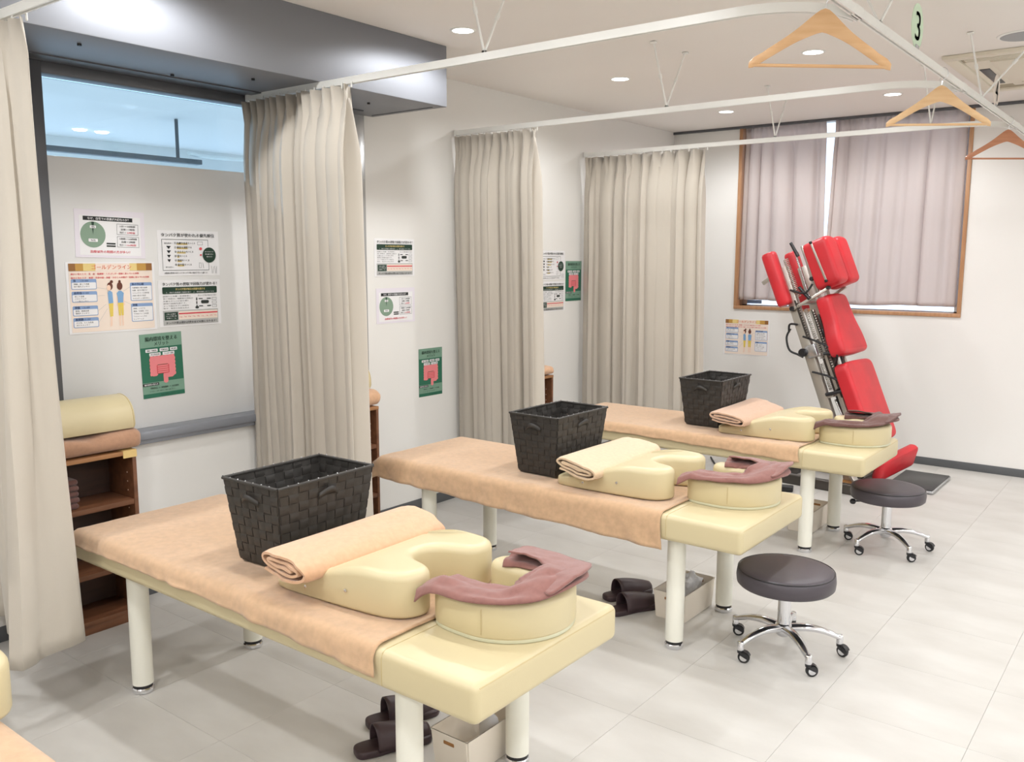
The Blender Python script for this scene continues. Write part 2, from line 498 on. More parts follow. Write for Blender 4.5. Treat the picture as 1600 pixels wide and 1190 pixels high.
# ================================================================== CURTAINS
def curtain_mesh(top, bot, z0, z1, n, amp, seed, header=0.085, lean=0.0, nu=None, calm=0.0, wpow=1.0):
    """top/bot: polyline points (x,y) of the fold centre line; folds swing across it"""
    rnd = random.Random(seed)
    nu = nu or n * 14
    nv = 34
    def poly(P, u):
        L = [0]
        for a, c in zip(P, P[1:]): L.append(L[-1] + (Vector(c) - Vector(a)).length)
        s = u * L[-1]
        for k in range(len(P) - 1):
            if s <= L[k + 1] + 1e-9:
                t = (s - L[k]) / max(1e-9, L[k + 1] - L[k])
                return Vector(P[k]).lerp(Vector(P[k + 1]), t), (Vector(P[k + 1]) - Vector(P[k])).normalized()
        return Vector(P[-1]), (Vector(P[-1]) - Vector(P[-2])).normalized()
    # irregular fold phase
    ph = [0.0]
    for k in range(n): ph.append(ph[-1] + rnd.uniform(0.5, 1.5) * (0.55 + 0.9 * k / n))
    tot = ph[-1]; ph = [p / tot for p in ph]
    amps = [rnd.uniform(0.55, 1.25) for _ in range(n + 1)]
    skew = [rnd.uniform(-1, 1) for _ in range(n + 1)]
    off2 = rnd.uniform(0, 50)
    def fold(u):
        for k in range(n):
            if u <= ph[k + 1] or k == n - 1:
                return k, min(1, (u - ph[k]) / (ph[k + 1] - ph[k]))
    bm = B()
    def fn(u, v):
        vv = v ** 0.85
        z = z0 + (z1 - z0) * vv
        drop = z0 - z
        k, t = fold(u)
        A = amps[k] * amp
        c = math.cos(2 * PI * t)
        shape = math.copysign(abs(c) ** 0.6, c)
        grow = min(1, 0.35 + drop / 0.45) if drop > header else 0.35
        A *= grow
        if t < 0.5: A *= 1
        wob = 0.009 * noise.noise((u * 5 + off2, z * 0.9, seed)) * min(1, drop / 0.5)
        A *= min(1, (1 - u) / calm + 0.12) if calm else 1
        side = shape * A
        slip = (0.75 + 0.45 * skew[k]) * (A * 1.0) * math.sin(2 * PI * t) * (1 if drop > header else 0.3)
        a, ta = poly(top, u); c2, tb = poly(bot, u)
        w = min(1, max(0, (drop) / (z0 - z1))) ** wpow
        p = a.lerp(c2, w); tt = ta.lerp(tb, w).normalized()
        nn = Vector((tt.y, -tt.x))
        # pinch pleats of the heading tape
        if drop <= header * 1.3:
            q = drop / (header * 1.3)
            side += 0.012 * (1 - q) * math.cos(2 * PI * t * 3) + (0.010 * math.exp(-((t) % 1 - 0.0) ** 2 * 60))
            side -= 0.012 * math.exp(-((q - 0.85) / 0.25) ** 2) * (1 if (t < 0.12 or t > 0.88) else 0)
        fine = 0.004 * noise.noise((u * n * 1.7, z * 2.2 + off2, 3.1 + seed))
        s2 = side + wob + fine
        return Vector((p.x + nn.x * s2 + tt.x * (slip + lean * w), p.y + nn.y * s2 + tt.y * (slip + lean * w),
                       z + (0.012 * noise.noise((u * 4, 7.7, seed)) * w)))
    grid(bm, nu, nv, fn)
    return bm

def curtain(name, label, top, bot, z0, z1, n, amp, seed, m='curtain', group=None, hooks=True, catg='curtain', thick=0.004, **kw):
    cx = sum(p[0] for p in top) / len(top); cy = sum(p[1] for p in top) / len(top)
    root = empty(name, (cx, cy, z0), label=label, cat=catg, group=group)
    tl = [(p[0] - cx, p[1] - cy) for p in top]; bl = [(p[0] - cx, p[1] - cy) for p in bot]
    bm = curtain_mesh(tl, bl, 0.0, z1 - z0, n, amp, seed, **kw)
    o = obj('cloth', bm, M[m], root, smooth=60)
    md = o.modifiers.new('thickness', 'SOLIDIFY'); md.thickness = thick
    if hooks:
        hb = None
        for k in range(n + 1):
            u = k / n
            i = u * (len(tl) - 1); a = int(min(i, len(tl) - 2)); t = i - a
            x = tl[a][0] * (1 - t) + tl[a + 1][0] * t; y = tl[a][1] * (1 - t) + tl[a + 1][1] * t
            if hb is None:
                bb = B(); box(bb, (0, 0, 0.004), (0.008, 0.006, 0.03), 0.002, 1)
                h = obj('hook', bb, M['rail'], root); hb = h.data
            else:
                h = bpy.data.objects.new('hook', hb); COL.objects.link(h); h.parent = root
            h.location = (x, y, 0.0)
    return root

RZ = 2.362   # underside of the rails
HG = 'beige dividing curtains gathered by the wall'
curtain('dividing_curtain', 'leftmost beige curtain, cut by the left photo edge, beside the nearest bed',
        [(-3.80, 1.37), (-3.25, 1.38), (-3.14, 1.345), (-3.03, 1.385)],
        [(-3.80, 1.36), (-3.34, 1.36), (-3.12, 1.30), (-2.995, 1.185), (-3.045, 1.44)], 2.352, 0.24, 6, 0.045, 11, group=HG, calm=0.45, wpow=1.6)
curtain('dividing_curtain', 'beige pleated curtain hanging under the grey bulkhead, right of the glazed screen',
        [(-3.80, 2.77), (-3.045, 2.77)], [(-3.86 + 0.05, 2.80), (-3.02, 2.79)], 2.352, 0.25, 12, 0.070, 23, group=HG)
curtain('dividing_curtain', 'beige pleated curtain between the second and third beds',
        [(-3.80, 4.35), (-3.18, 4.35)], [(-3.80, 4.40), (-3.15, 4.38)], 2.352, 0.25, 12, 0.066, 37, group=HG)
curtain('dividing_curtain', 'beige pleated curtain beyond the farthest bed, next to the window wall',
        [(-3.79, 5.84), (-2.80, 5.84)], [(-3.79, 5.86), (-2.77, 5.84)], 2.352, 0.25, 14, 0.070, 41, group=HG)
WG = 'window curtains'
curtain('window_curtain', 'left panel of the pale window curtains', [(-3.17, 7.375), (-2.49, 7.375)], [(-3.185, 7.375), (-2.455, 7.375)],
        2.695, 1.238, 5, 0.024, 51, m='wincurtain', group=WG, hooks=False, thick=0.002)
curtain('window_curtain', 'right panel of the pale window curtains, behind the red table', [(-2.415, 7.37), (-1.45, 7.37)], [(-2.46, 7.37), (-1.455, 7.37)],
        2.695, 1.228, 7, 0.024, 67, m='wincurtain', group=WG, hooks=False, thick=0.002)

# ================================================================== CURTAIN RAILS
def rail_profile(bm, pts, w=0.021, h=0.030, closed=False):
    """C-channel: outer box swept along pts, with a slot below"""
    pts = [Vector(p) for p in pts]
    N = len(pts)
    prof = [(-w / 2, 0), (-w / 2, h), (w / 2, h), (w / 2, 0), (0.004, 0), (0.004, 0.012), (-0.004, 0.012), (-0.004, 0)]
    rings = []
    for i, p in enumerate(pts):
        a = pts[max(0, i - 1)]; c = pts[min(N - 1, i + 1)]
        t = (c - a).normalized(); n = Vector((-t.y, t.x, 0))
        rings.append([bm.verts.new(p + n * q[0] + Vector((0, 0, q[1]))) for q in prof])
    K = len(prof)
    for A, C in zip(rings, rings[1:]):
        for k in range(K):
            bm.faces.new((A[k], A[(k + 1) % K], C[(k + 1) % K], C[k]))
    f1 = bm.faces.new(rings[0][::-1]); f2 = bm.faces.new(rings[-1]); f1.normal_update(); f2.normal_update()
    bmesh.ops.triangulate(bm, faces=[f1, f2])

def arcpts(cx, cy, r, a0, a1, n=10):
    return [(cx + r * math.cos(math.radians(a0 + (a1 - a0) * k / n)), cy + r * math.sin(math.radians(a0 + (a1 - a0) * k / n)), 0) for k in range(n + 1)]

def brace(root, x, y, dx, dy, zt, dx2=0, dy2=0):
    """V of two thin rods from a rail to the ceiling"""
    for s, (ex, ey) in ((1, (dx, dy)), (-1, (dx2, dy2))):
        b = B()
        p0 = Vector((x, y, 0.03)); p1 = Vector((x + ex, y + ey, zt))
        rod(b, p0, p1, 0.0048, 8)
        m = p0.lerp(p1, 0.48)
        rod(b, m - (p1 - p0).normalized() * 0.012, m + (p1 - p0).normalized() * 0.012, 0.0085, 8)
        box(b, p1 + Vector((0, 0, -0.006)), (0.03, 0.022, 0.01), 0.002, 1)
        box(b, p0 + Vector((0, 0, 0.0)), (0.016, 0.016, 0.022), 0.003, 1)
        obj('rail_brace', b, M['rail'], root)

XR = -0.945
def crossrail(y, label, x0=-3.815, braces=(), join=0.28):
    root = empty('curtain_rail', (0, y, RZ), label=label, cat='curtain rail', group='white curtain rails across the bays')
    b = B()
    XE = XR - 0.0225
    pts = [(x0, 0, 0), (-2.5, 0, 0), (XE - join, 0, 0)] + arcpts(XE - join, join, join, -90, 0)
    rail_profile(b, pts)
    obj('track', b, M['rail'], root)
    b = B(); box(b, (x0 - 0.006, 0, 0.016), (0.012, 0.028, 0.036), 0.003); obj('end_cap', b, M['rail'], root)
    zt = CH_ - RZ - 0.001
    for (x, dy1, dy2) in braces:
        brace(root, x, 0, -0.01, dy1, zt, 0.01, dy2)
    return root
crossrail(1.37, 'nearest crosswise white curtain rail, at the top left corner of the picture', braces=((-2.2, -0.17, 0.17),))
crossrail(2.79, 'white curtain rail running out from under the grey bulkhead', braces=((-2.30, -0.10, 0.16),))
crossrail(4.35, 'white curtain rail over the curtain between second and third beds', braces=((-2.33, -0.14, 0.18),))
crossrail(5.85, 'farthest crosswise white curtain rail, in front of the window', braces=((-2.32, -0.14, 0.18), (-1.36, -0.2, 0.14)))
root = empty('curtain_rail', (XR, 0, RZ), label='long white curtain rail on the right joining the crosswise rails', cat='curtain rail')
b = B(); rail_profile(b, [(0, 1.0, 0.001), (0, 3.0, 0.001), (0, 5.0, 0.001), (0, 7.31, 0.001)]); obj('track', b, M['rail'], root)
b = B()
for y in (3.02, 4.62, 6.12):
    b = B(); box(b, (0, y, 0.018), (0.0215, 0.08, 0.034), 0.003); obj('joint_sleeve', b, M['rail'], root)
zt = CH_ - RZ - 0.001
brace(root, 0, 3.27, -0.16, 0.02, zt, 0.16, 0.0)
brace(root, 0, 5.05, -0.06, -0.06, zt, 0.30, -0.10)

# numbered cards standing on the long rail
def card(y, ch, m, label):
    root = empty('number_card', (XR, y, RZ + 0.0375), label=label, cat='sign')
    b = B()
    lathe(b, [(0.083, -0.0012), (0.083, 0.0012)], 40, Matrix.Translation((0, 0, 0.081)) @ Matrix.Rotation(PI / 2, 4, 'Y'))
    obj('disc', b, m, root)
    b = B(); bx(b, -0.006, 0.006, -0.02, 0.02, -0.004, 0.012, 0.002); obj('clip', b, M['silver'], root)
    for sgn in (1, -1):
        bm = text_bm([(ch, 0, 0, 0.070, 0.105, 'c')], 5)
        R = Matrix(((0, 0, sgn, 0), (-sgn * -1, 0, 0, 0), (0, 1, 0, 0), (0, 0, 0, 1)))
        # local x -> +-y, local y -> z
        R = Matrix(((0, 0, sgn * 0.0, 0), (sgn * 1.0, 0, 0, 0), (0, 1, 0, 0), (0, 0, 0, 1)))
        bmesh.ops.transform(bm, matrix=Matrix.Translation((sgn * 0.002, 0, 0.081)) @ R, verts=bm.verts[:])
        obj('printed_number', bm, M['p_dgreen'] if ch == '3' else M['p_dark'], root, smooth=None, recalc=False)

def text_bm(items, res=1):
    """items: (text, x, y, width or None, height, align)  -> flat text in the xy plane"""
    bm = B()
    for (s, x, y, w, h, al) in items:
        cu = bpy.data.curves.new('lettering', 'FONT')
        cu.body = s; cu.resolution_u = res; cu.size = 1.0
        to = bpy.data.objects.new('lettering', cu); COL.objects.link(to)
        dg = bpy.context.evaluated_depsgraph_get()
        me = bpy.data.meshes.new_from_object(to.evaluated_get(dg))
        bpy.data.objects.remove(to); bpy.data.curves.remove(cu)
        if len(me.vertices) == 0:
            bpy.data.meshes.remove(me); continue
        vx = [v.co.x for v in me.vertices]; vy = [v.co.y for v in me.vertices]
        x0, x1, y0, y1 = min(vx), max(vx), min(vy), max(vy)
        sy = h / max(1e-6, y1 - y0); sx = (w / (x1 - x0)) if w else sy
        ax = {'c': (x0 + x1) / 2, 'l': x0, 'r': x1}[al]
        me.transform(Matrix.Translation((x, y, 0)) @ Matrix.Diagonal((sx, sy, 0, 1)) @ Matrix.Translation((-ax, -(y0 + y1) / 2, 0)))
        bm.from_mesh(me)
        if h > 0.0075:
            me.transform(Matrix.Translation((h * 0.045, 0, 0.00005))); bm.from_mesh(me)
        bpy.data.meshes.remove(me)
    return bm

card(3.76, '3', M['p_mint'], 'pale green round number 3 sign standing on the long curtain rail')
card(5.42, '4', M['p_blush'], 'pale pinkish round number 4 sign farther along the long curtain rail')

# ================================================================== CEILING FITTINGS
vis = [(-2.98, 3.45), (-2.98, 4.95), (-1.77, 4.95), (-2.98, 6.52), (-1.77, 6.52)]
lab = ['ceiling downlight nearest the grey bulkhead', 'ceiling downlight above the second rail, left one of the middle pair',
       'ceiling downlight seen through the largest hanger', 'ceiling downlight left of the window, by the far rail', 'ceiling downlight right of the window gap, near the pale hanger']
def downlight(x, y, label):
    r = empty('downlight', (x, y, CH_), label=label, cat='ceiling light', group='round recessed ceiling downlights')
    b = B(); lathe(b, [(0.052, -0.004), (0.062, -0.003), (0.066, -0.0003), (0.052, -0.0003)], 32, cap=False)
    obj('trim_ring', b, M['rail'], r)
    b = B(); lathe(b, [(0.001, -0.0025), (0.053, -0.0025)], 32, cap=False)
    obj('diffuser', b, M['lamp'], r, recalc=False)
    return r
for (x, y), l in zip(vis, lab): downlight(x, y, l)

r = empty('ceiling_speaker', (-0.80, 5.22, CH_), label='round grey speaker grille in the ceiling by the air conditioner', cat='speaker')
b = B(); lathe(b, [(0.10, -0.008), (0.112, -0.006), (0.118, -0.0003)], 36, cap=False); lathe(b, [(0.001, -0.008), (0.10, -0.008)], 36, cap=False)
obj('grille', b, M['speaker'], r)
b = B(); lathe(b, [(0.112, -0.006), (0.125, -0.003), (0.127, -0.0003)], 36, cap=False); obj('ring', b, M['rail'], r)

r = empty('air_conditioner', (-0.68, 6.10, CH_), label='cream ceiling cassette air conditioner at the upper right', cat='air conditioner')
b = B(); o_ = 0.56; hh = 0.62
for (x0, x1, y0, y1) in ((-o_, o_, -hh, -hh + 0.07), (-o_, o_, hh - 0.07, hh), (-o_, -o_ + 0.07, -hh + 0.07, hh - 0.07), (o_ - 0.07, o_, -hh + 0.07, hh - 0.07)):
    bx(b, x0, x1, y0, y1, -0.022, -0.0005, 0.004)
bx(b, -0.36, 0.36, -0.40, 0.42, -0.024, -0.0005, 0.01)
obj('panel', b, M['ac'], r)
b = B()
bx(b, -0.5, 0.5, -hh + 0.07, -0.40, -0.010, -0.0005)
obj('air_slot', b, M['acdark'], r); b = B()
bx(b, -0.5, 0.5, 0.42, hh - 0.07, -0.010, -0.0005)
obj('air_slot', b, M['acdark'], r)
b = B()
bx(b, -0.49, -0.36, -0.40, 0.42, -0.010, -0.0005)
obj('side_slot', b, M['ac'], r)
b = B(); bx(b, 0.36, 0.49, -0.40, 0.42, -0.01, -0.0005)
obj('side_slot', b, M['ac'], r)
b = B(); bx(b, -0.455, -0.40, -0.16, 0.36, -0.014, -0.009, 0.002)
obj('outlet', b, M['blackplastic'], r)
for k in range(4):
    b = B(); bar(b, (-0.47, -hh + 0.09 + 0.033 * k, -0.014), (0.47, -hh + 0.09 + 0.033 * k, -0.014), 0.014, 0.005)
    obj('louvre', b, M['ac'], r)
b = B(); bx(b, -0.3, 0.3, 0.30, 0.306, -0.0255, -0.023); obj('grille_seam', b, M['acdark'], r)

# ================================================================== HANGERS
def hanger(y, m, label, rz, tilt, x=XR, w=0.205, flip=1):
    root = empty('clothes_hanger', (x, y, RZ + 0.004), 0, label=label, cat='hanger', group='wooden hangers on the curtain rail')
    root.rotation_euler = (0, tilt, rz)
    zs = -0.045   # top of shoulder
    # shoulder: swept blade, rounded
    def arm(s):
        b = B()
        n = 16; rings = []
        for i in range(n + 1):
            t = i / n
            xx = s * w * t
            zc = zs - 0.024 - 0.138 * (math.sqrt(t * t + 0.006) - 0.0775) - 0.004 * math.sin(PI * t)
            hgt = 0.0185 + 0.017 * math.exp(-(t / 0.28) ** 2) - 0.003 * t
            if t > 0.97: hgt *= 0.6
            notch = 0.006 * math.exp(-((t - 0.84) / 0.025) ** 2)
            th = 0.0065
            yy = 0.012 * t * t
            ring = []
            for k in range(10):
                a = 2 * PI * k / 10
                dz = math.sin(a) * hgt
                if dz > 0: dz = max(0, dz - notch)
                ring.append(b.verts.new((xx, yy + th * math.cos(a), zc + dz)))
            rings.append(ring)
        for A, C in zip(rings, rings[1:]):
            for k in range(10):
                b.faces.new((A[k], A[(k + 1) % 10], C[(k + 1) % 10], C[k]))
        b.faces.new(rings[0][::-1]); b.faces.new(rings[-1])
        obj('shoulder', b, m, root, smooth=50)
    arm(1); arm(-1)
    zb = zs - 0.152
    b = B(); rod(b, (-w + 0.012, 0.010, zb), (w - 0.012, 0.010, zb), 0.0052, 10); obj('trouser_bar', b, m, root)
    b = B()
    pts = cat([(0, 0, zs - 0.01), (0, 0, zs + 0.022), (0.004, 0, zs + 0.034), (0.017, 0, zs + 0.046), (0.018, 0, zs + 0.066), (0.004, 0, zs + 0.082), (-0.014, 0, zs + 0.076), (-0.019, 0, zs + 0.062)], 5)
    tube(b, pts, 0.0019, 6); obj('hook', b, M['chrome'], root)
    b = B(); rod(b, (-w + 0.012, 0.010, zb), (-w + 0.012, 0.010, zb + 0.012), 0.002, 6)
    rod(b, (w - 0.012, 0.010, zb), (w - 0.012, 0.010, zb + 0.012), 0.002, 6); obj('pin', b, M['chrome'], root)
    return root
hanger(2.74, M['hanger_mid'], 'largest wooden hanger, nearest, at the top of the picture', 0.22, 0.10)
hanger(4.22, M['hanger_pale'], 'pale wooden hanger in front of the window curtain, middle of three', 0.22, 0.05)
hanger(5.87, M['hanger_dark'], 'darker reddish wooden hanger cut by the right photo edge', 0.15, 0.05)

# ================================================================== POSTERS
Zs = 0.0007
JIT = [0]
def zj():
    JIT[0] = (JIT[0] + 1) % 24
    return JIT[0] * 2.2e-5
def rect(bm, x0, x1, y0, y1, layer=1, r=0.0):
    z = Zs * layer + zj()
    if r <= 0:
        vs = [bm.verts.new(p) for p in ((x0, y0, z), (x1, y0, z), (x1, y1, z), (x0, y1, z))]
    else:
        vs = []
        for (cx, cy, a0) in ((x1 - r, y1 - r, 0), (x0 + r, y1 - r, 90), (x0 + r, y0 + r, 180), (x1 - r, y0 + r, 270)):
            for k in range(5):
                a = math.radians(a0 + 22.5 * k)
                vs.append(bm.verts.new((cx + r * math.cos(a), cy + r * math.sin(a), z)))
    bm.faces.new(vs)
def outline(bm, x0, x1, y0, y1, t, layer=1, r=0.0):
    rect(bm, x0, x1, y0, y0 + t, layer); rect(bm, x0, x1, y1 - t, y1, layer)
    rect(bm, x0, x0 + t, y0, y1, layer); rect(bm, x1 - t, x1, y0, y1, layer)
def ell(bm, cx, cy, rx, ry, layer=1, a0=0, a1=360, n=32):
    z = Zs * layer + zj()
    vs = [bm.verts.new((cx + rx * math.cos(math.radians(a0 + (a1 - a0) * k / n)), cy + ry * math.sin(math.radians(a0 + (a1 - a0) * k / n)), z)) for k in range(n if a1 - a0 >= 360 else n + 1)]
    if a1 - a0 < 360: vs.append(bm.verts.new((cx, cy, z)))
    bm.faces.new(vs)
def poly(bm, pts, layer=1):
    z = Zs * layer + zj()
    f = bm.faces.new([bm.verts.new((p[0], p[1], z)) for p in pts]); f.normal_update()
    bmesh.ops.triangulate(bm, faces=[f], ngon_method='EAR_CLIP')
def line(bm, a, c, t, layer=1):
    a = Vector(a); c = Vector(c); d = (c - a).normalized(); n = Vector((-d.y, d.x)) * t / 2
    poly(bm, (a - n, c - n, c + n, a + n), layer)

def pprint_(name, items, m, parent, layer=1):
    bm = B() if not items else None
    return None

class Poster:
    def __init__(s, w, h, sheet='p_white'):
        s.w, s.h = w, h; s.L = {}; s.T = {}; s.X = []; s.sheet = sheet
    def g(s, key, m):
        if (key, m) not in s.L: s.L[(key, m)] = B()
        return s.L[(key, m)]
    def n(s, key, m):
        s.X.append((key, m, B())); return s.X[-1][2]
    def t(s, m, items, layer=4):
        s.T.setdefault((m, layer), []).extend(items)
    def build(s, name, label, loc, wall, roll=0.0, group=None):
        root = empty(name, loc, label=label, cat='poster', group=group)
        if wall == 'left':
            R = Matrix(((0, 0, 1), (1, 0, 0), (0, 1, 0)))
        else:
            R = Matrix(((1, 0, 0), (0, 0, -1), (0, 1, 0)))
        root.rotation_euler = (R @ Matrix.Rotation(roll, 3, 'Z')).to_euler()
        b = B()
        w, h = s.w / 2, s.h / 2
        def fn(u, v):
            return Vector(((u - 0.5) * s.w, (v - 0.5) * s.h, 0.0))
        box(b, (0, 0, -0.0006), (s.w, s.h, 0.0012), 0.0)
        obj('sheet', b, M[s.sheet], root, smooth=None)
        for (key, m), bm in s.L.items():
            obj(key, bm, M[m], root, smooth=None, recalc=False)
        for (key, m, bm) in s.X: obj(key, bm, M[m], root, smooth=None, recalc=False)
        for (m, layer), items in s.T.items():
            bm = text_bm(items)
            bmesh.ops.transform(bm, matrix=Matrix.Translation((0, 0, Zs * layer)), verts=bm.verts[:])
            obj('lettering', bm, M[m], root, smooth=None, recalc=False)
        return root

def d_pie():
    p = Poster(0.325, 0.21, 'p_lav')
    rect(p.g('paper', 'p_white'), -0.142, 0.142, -0.094, 0.080, 1)
    rect(p.g('headline_band', 'p_black'), -0.125, 0.104, 0.058, 0.076, 2)
    p.t('p_white', [('なぜ、自宅での意識が大切なのか？', -0.010, 0.067, 0.19, 0.0115, 'c')])
    ell(p.g('pie_chart', 'p_sage'), -0.082, -0.004, 0.057, 0.057, 2)
    g = p.g('pie_slice', 'p_dgreen'); poly(g, [(-0.082, -0.004), (-0.0885, 0.052), (-0.0755, 0.052)], 3)
    g = p.g('chart_tag', 'p_white'); rect(g, -0.096, -0.068, 0.024, 0.036, 4, 0.003); rect(g, -0.104, -0.062, -0.036, -0.022, 4, 0.003)
    p.t('p_black', [('4%', -0.082, 0.030, None, 0.009, 'c'), ('96%', -0.083, -0.029, None, 0.009, 'c')], 5)
    g = p.g('legend_band', 'p_dark'); rect(g, -0.022, 0.020, -0.045, -0.038, 2); rect(g, -0.022, 0.020, -0.056, -0.049, 2)
    g = p.g('box_outline', 'p_dark'); outline(g, 0.028, 0.130, 0.000, 0.048, 0.0012, 2); outline(g, 0.028, 0.132, -0.056, -0.008, 0.0012, 2)
    p.t('p_black', [('1日＝24時間', 0.079, 0.038, 0.072, 0.0085, 'c'), ('治療＝1時間', 0.079, 0.024, 0.066, 0.0085, 'c'), ('残り＝', 0.056, 0.010, 0.03, 0.0085, 'c'),
                    ('1週間＝168時間', 0.08, -0.018, 0.082, 0.0085, 'c'), ('治療＝2時間', 0.079, -0.032, 0.066, 0.0085, 'c'), ('残り＝', 0.053, -0.046, 0.03, 0.0085, 'c')])
    p.t('p_red', [('23時間', 0.094, 0.010, 0.038, 0.0085, 'c'), ('166時間', 0.094, -0.046, 0.044, 0.0085, 'c'),
                  ('治療以外の時間の方が多い！', -0.006, -0.078, 0.185, 0.0125, 'c')])
    return p

def d_gold():
    p = Poster(0.415, 0.315, 'p_white')
    rect(p.g('background', 'p_peach'), -0.195, 0.195, -0.150, 0.118, 1)
    for (m, a, c) in (('p_bronze', -0.195, -0.165), ('p_gold', -0.165, -0.13), ('p_gold2', -0.13, -0.075), ('p_peach', -0.075, 0.085), ('p_gold2', 0.085, 0.12), ('p_gold', 0.12, 0.165), ('p_bronze', 0.165, 0.195)):
        rect(p.g('gold_banner', m), a, c, 0.119, 0.152, 2)
    p.t('p_orange', [('ゴールデンライン', 0.0, 0.136, 0.185, 0.020, 'c')])
    p.t('p_red', [('横から見たとき：耳・肩・股関節・くるぶしが一直線に並んでいる状態', -0.03, 0.106, 0.315, 0.0085, 'c'),
                  ('後から見たとき：後頭・背骨中線・骨盤・かかとの中間が一直線に並んでいる状態', -0.005, 0.089, 0.365, 0.0085, 'c')])
    L = [('首', 0.070, 0.028, ('頭痛、首こり改善', '目の疲れスッキリ')), ('肩甲骨', 0.016, 0.030, ('肩こり改善', 'バストアップ', '二の腕スッキリ')),
         ('骨盤', -0.048, 0.026, ('腰痛、腰痛改善', '腰回りスッキリ')), ('股関節', -0.100, 0.026, ('冷え性、むくみ改善', '太ももスッキリ'))]
    for (t, y, hh, rows) in L:
        rect(p.n('box_edge', 'p_blue'), -0.188, -0.074, y - hh - 0.004, y + 0.014, 2, 0.006)
        rect(p.n('box_paper', 'p_white'), -0.185, -0.077, y - hh - 0.001, y - 0.001, 3, 0.004)
        p.t('p_navy', [(t, -0.178, y + 0.007, None, 0.011, 'l'), ('と深い関係', -0.146, y + 0.0065, 0.035, 0.006, 'l')])
        for k, rr in enumerate(rows):
            p.t('p_black', [(rr, -0.176, y - 0.008 - 0.0105 * k, 0.0085 * len(rr), 0.0068, 'l')])
    R_ = [('体の中心線', 0.050, 0.066, ('内臓機能の動き改善', '内臓、動きが働きが', 'リラックスした深呼吸', '内側の動きが安定', 'エネルギーの巡り向上')),
          ('骨盤', -0.046, 0.066, ('頭痛、つまずき', '腰痛、生理痛・冷え', '下半身のむくみ改善', 'ウエストのくびれ', 'ヒップアップ'))]
    for (t, y, hh, rows) in R_:
        rect(p.n('box_edge', 'p_blue'), 0.082, 0.190, y - hh - 0.004, y + 0.014, 2, 0.006)
        rect(p.n('box_paper', 'p_white'), 0.085, 0.187, y - hh - 0.001, y - 0.001, 3, 0.004)
        p.t('p_navy', [(t, 0.090, y + 0.007, None, 0.011, 'l')])
        for k, rr in enumerate(rows):
            p.t('p_black', [(rr, 0.092, y - 0.010 - 0.0122 * k, 0.0082 * len(rr), 0.0068, 'l')])
    # two standing women, side and back
    hr, sh, pt = p.g('hair', 'p_hair'), p.g('shirt', 'p_shirt'), p.g('trousers', 'p_yellow')
    ell(hr, -0.014, 0.050, 0.013, 0.017, 4); ell(hr, -0.006, 0.070, 0.007, 0.007, 5); ell(p.n('skin', 'p_skin'), -0.020, 0.043, 0.009, 0.013, 5)
    poly(sh, [(-0.026, 0.022), (-0.016, 0.032), (-0.004, 0.022), (-0.002, -0.026), (-0.024, -0.028)], 3)
    poly(pt, [(-0.024, -0.028), (-0.002, -0.026), (-0.006, -0.086), (-0.020, -0.088)], 3)
    poly(p.n('skin', 'p_skin'), [(-0.018, -0.088), (-0.010, -0.088), (-0.012, -0.128), (-0.022, -0.134), (-0.022, -0.128)], 3)
    poly(p.n('skin', 'p_skin'), [(-0.018, 0.030), (-0.012, 0.030), (-0.012, 0.042), (-0.018, 0.042)], 3)
    ell(hr, 0.032, 0.050, 0.013, 0.018, 4); ell(hr, 0.032, 0.070, 0.006, 0.007, 5)
    poly(sh, [(0.016, 0.018), (0.026, 0.028), (0.038, 0.028), (0.050, 0.018), (0.047, 0.000), (0.045, -0.026), (0.020, -0.026), (0.019, 0.0)], 3)
    poly(pt, [(0.019, -0.026), (0.046, -0.026), (0.044, -0.084), (0.034, -0.084), (0.033, -0.04), (0.031, -0.084), (0.021, -0.084)], 3)
    for x in (0.026, 0.039): poly(p.n('skin', 'p_skin'), [(x - 0.004, -0.084), (x + 0.004, -0.084), (x + 0.003, -0.130), (x - 0.004, -0.132)], 3)
    poly(p.n('skin', 'p_skin'), [(0.016, 0.002), (0.020, 0.002), (0.018, -0.040), (0.013, -0.038)], 2); poly(p.n('skin', 'p_skin'), [(0.046, 0.002), (0.050, 0.002), (0.053, -0.038), (0.048, -0.040)], 2)
    ln = p.g('pointer_line', 'p_grey')
    for a, c in (((-0.076, 0.045), (-0.03, 0.038)), ((-0.076, 0.008), (-0.04, 0.010)), ((-0.076, -0.06), (-0.035, -0.03)), ((-0.074, -0.11), (-0.03, -0.05)), ((0.082, 0.045), (0.048, 0.025)), ((0.082, -0.035), (0.05, -0.02))):
        line(ln, a, c, 0.0011, 2)
    return p

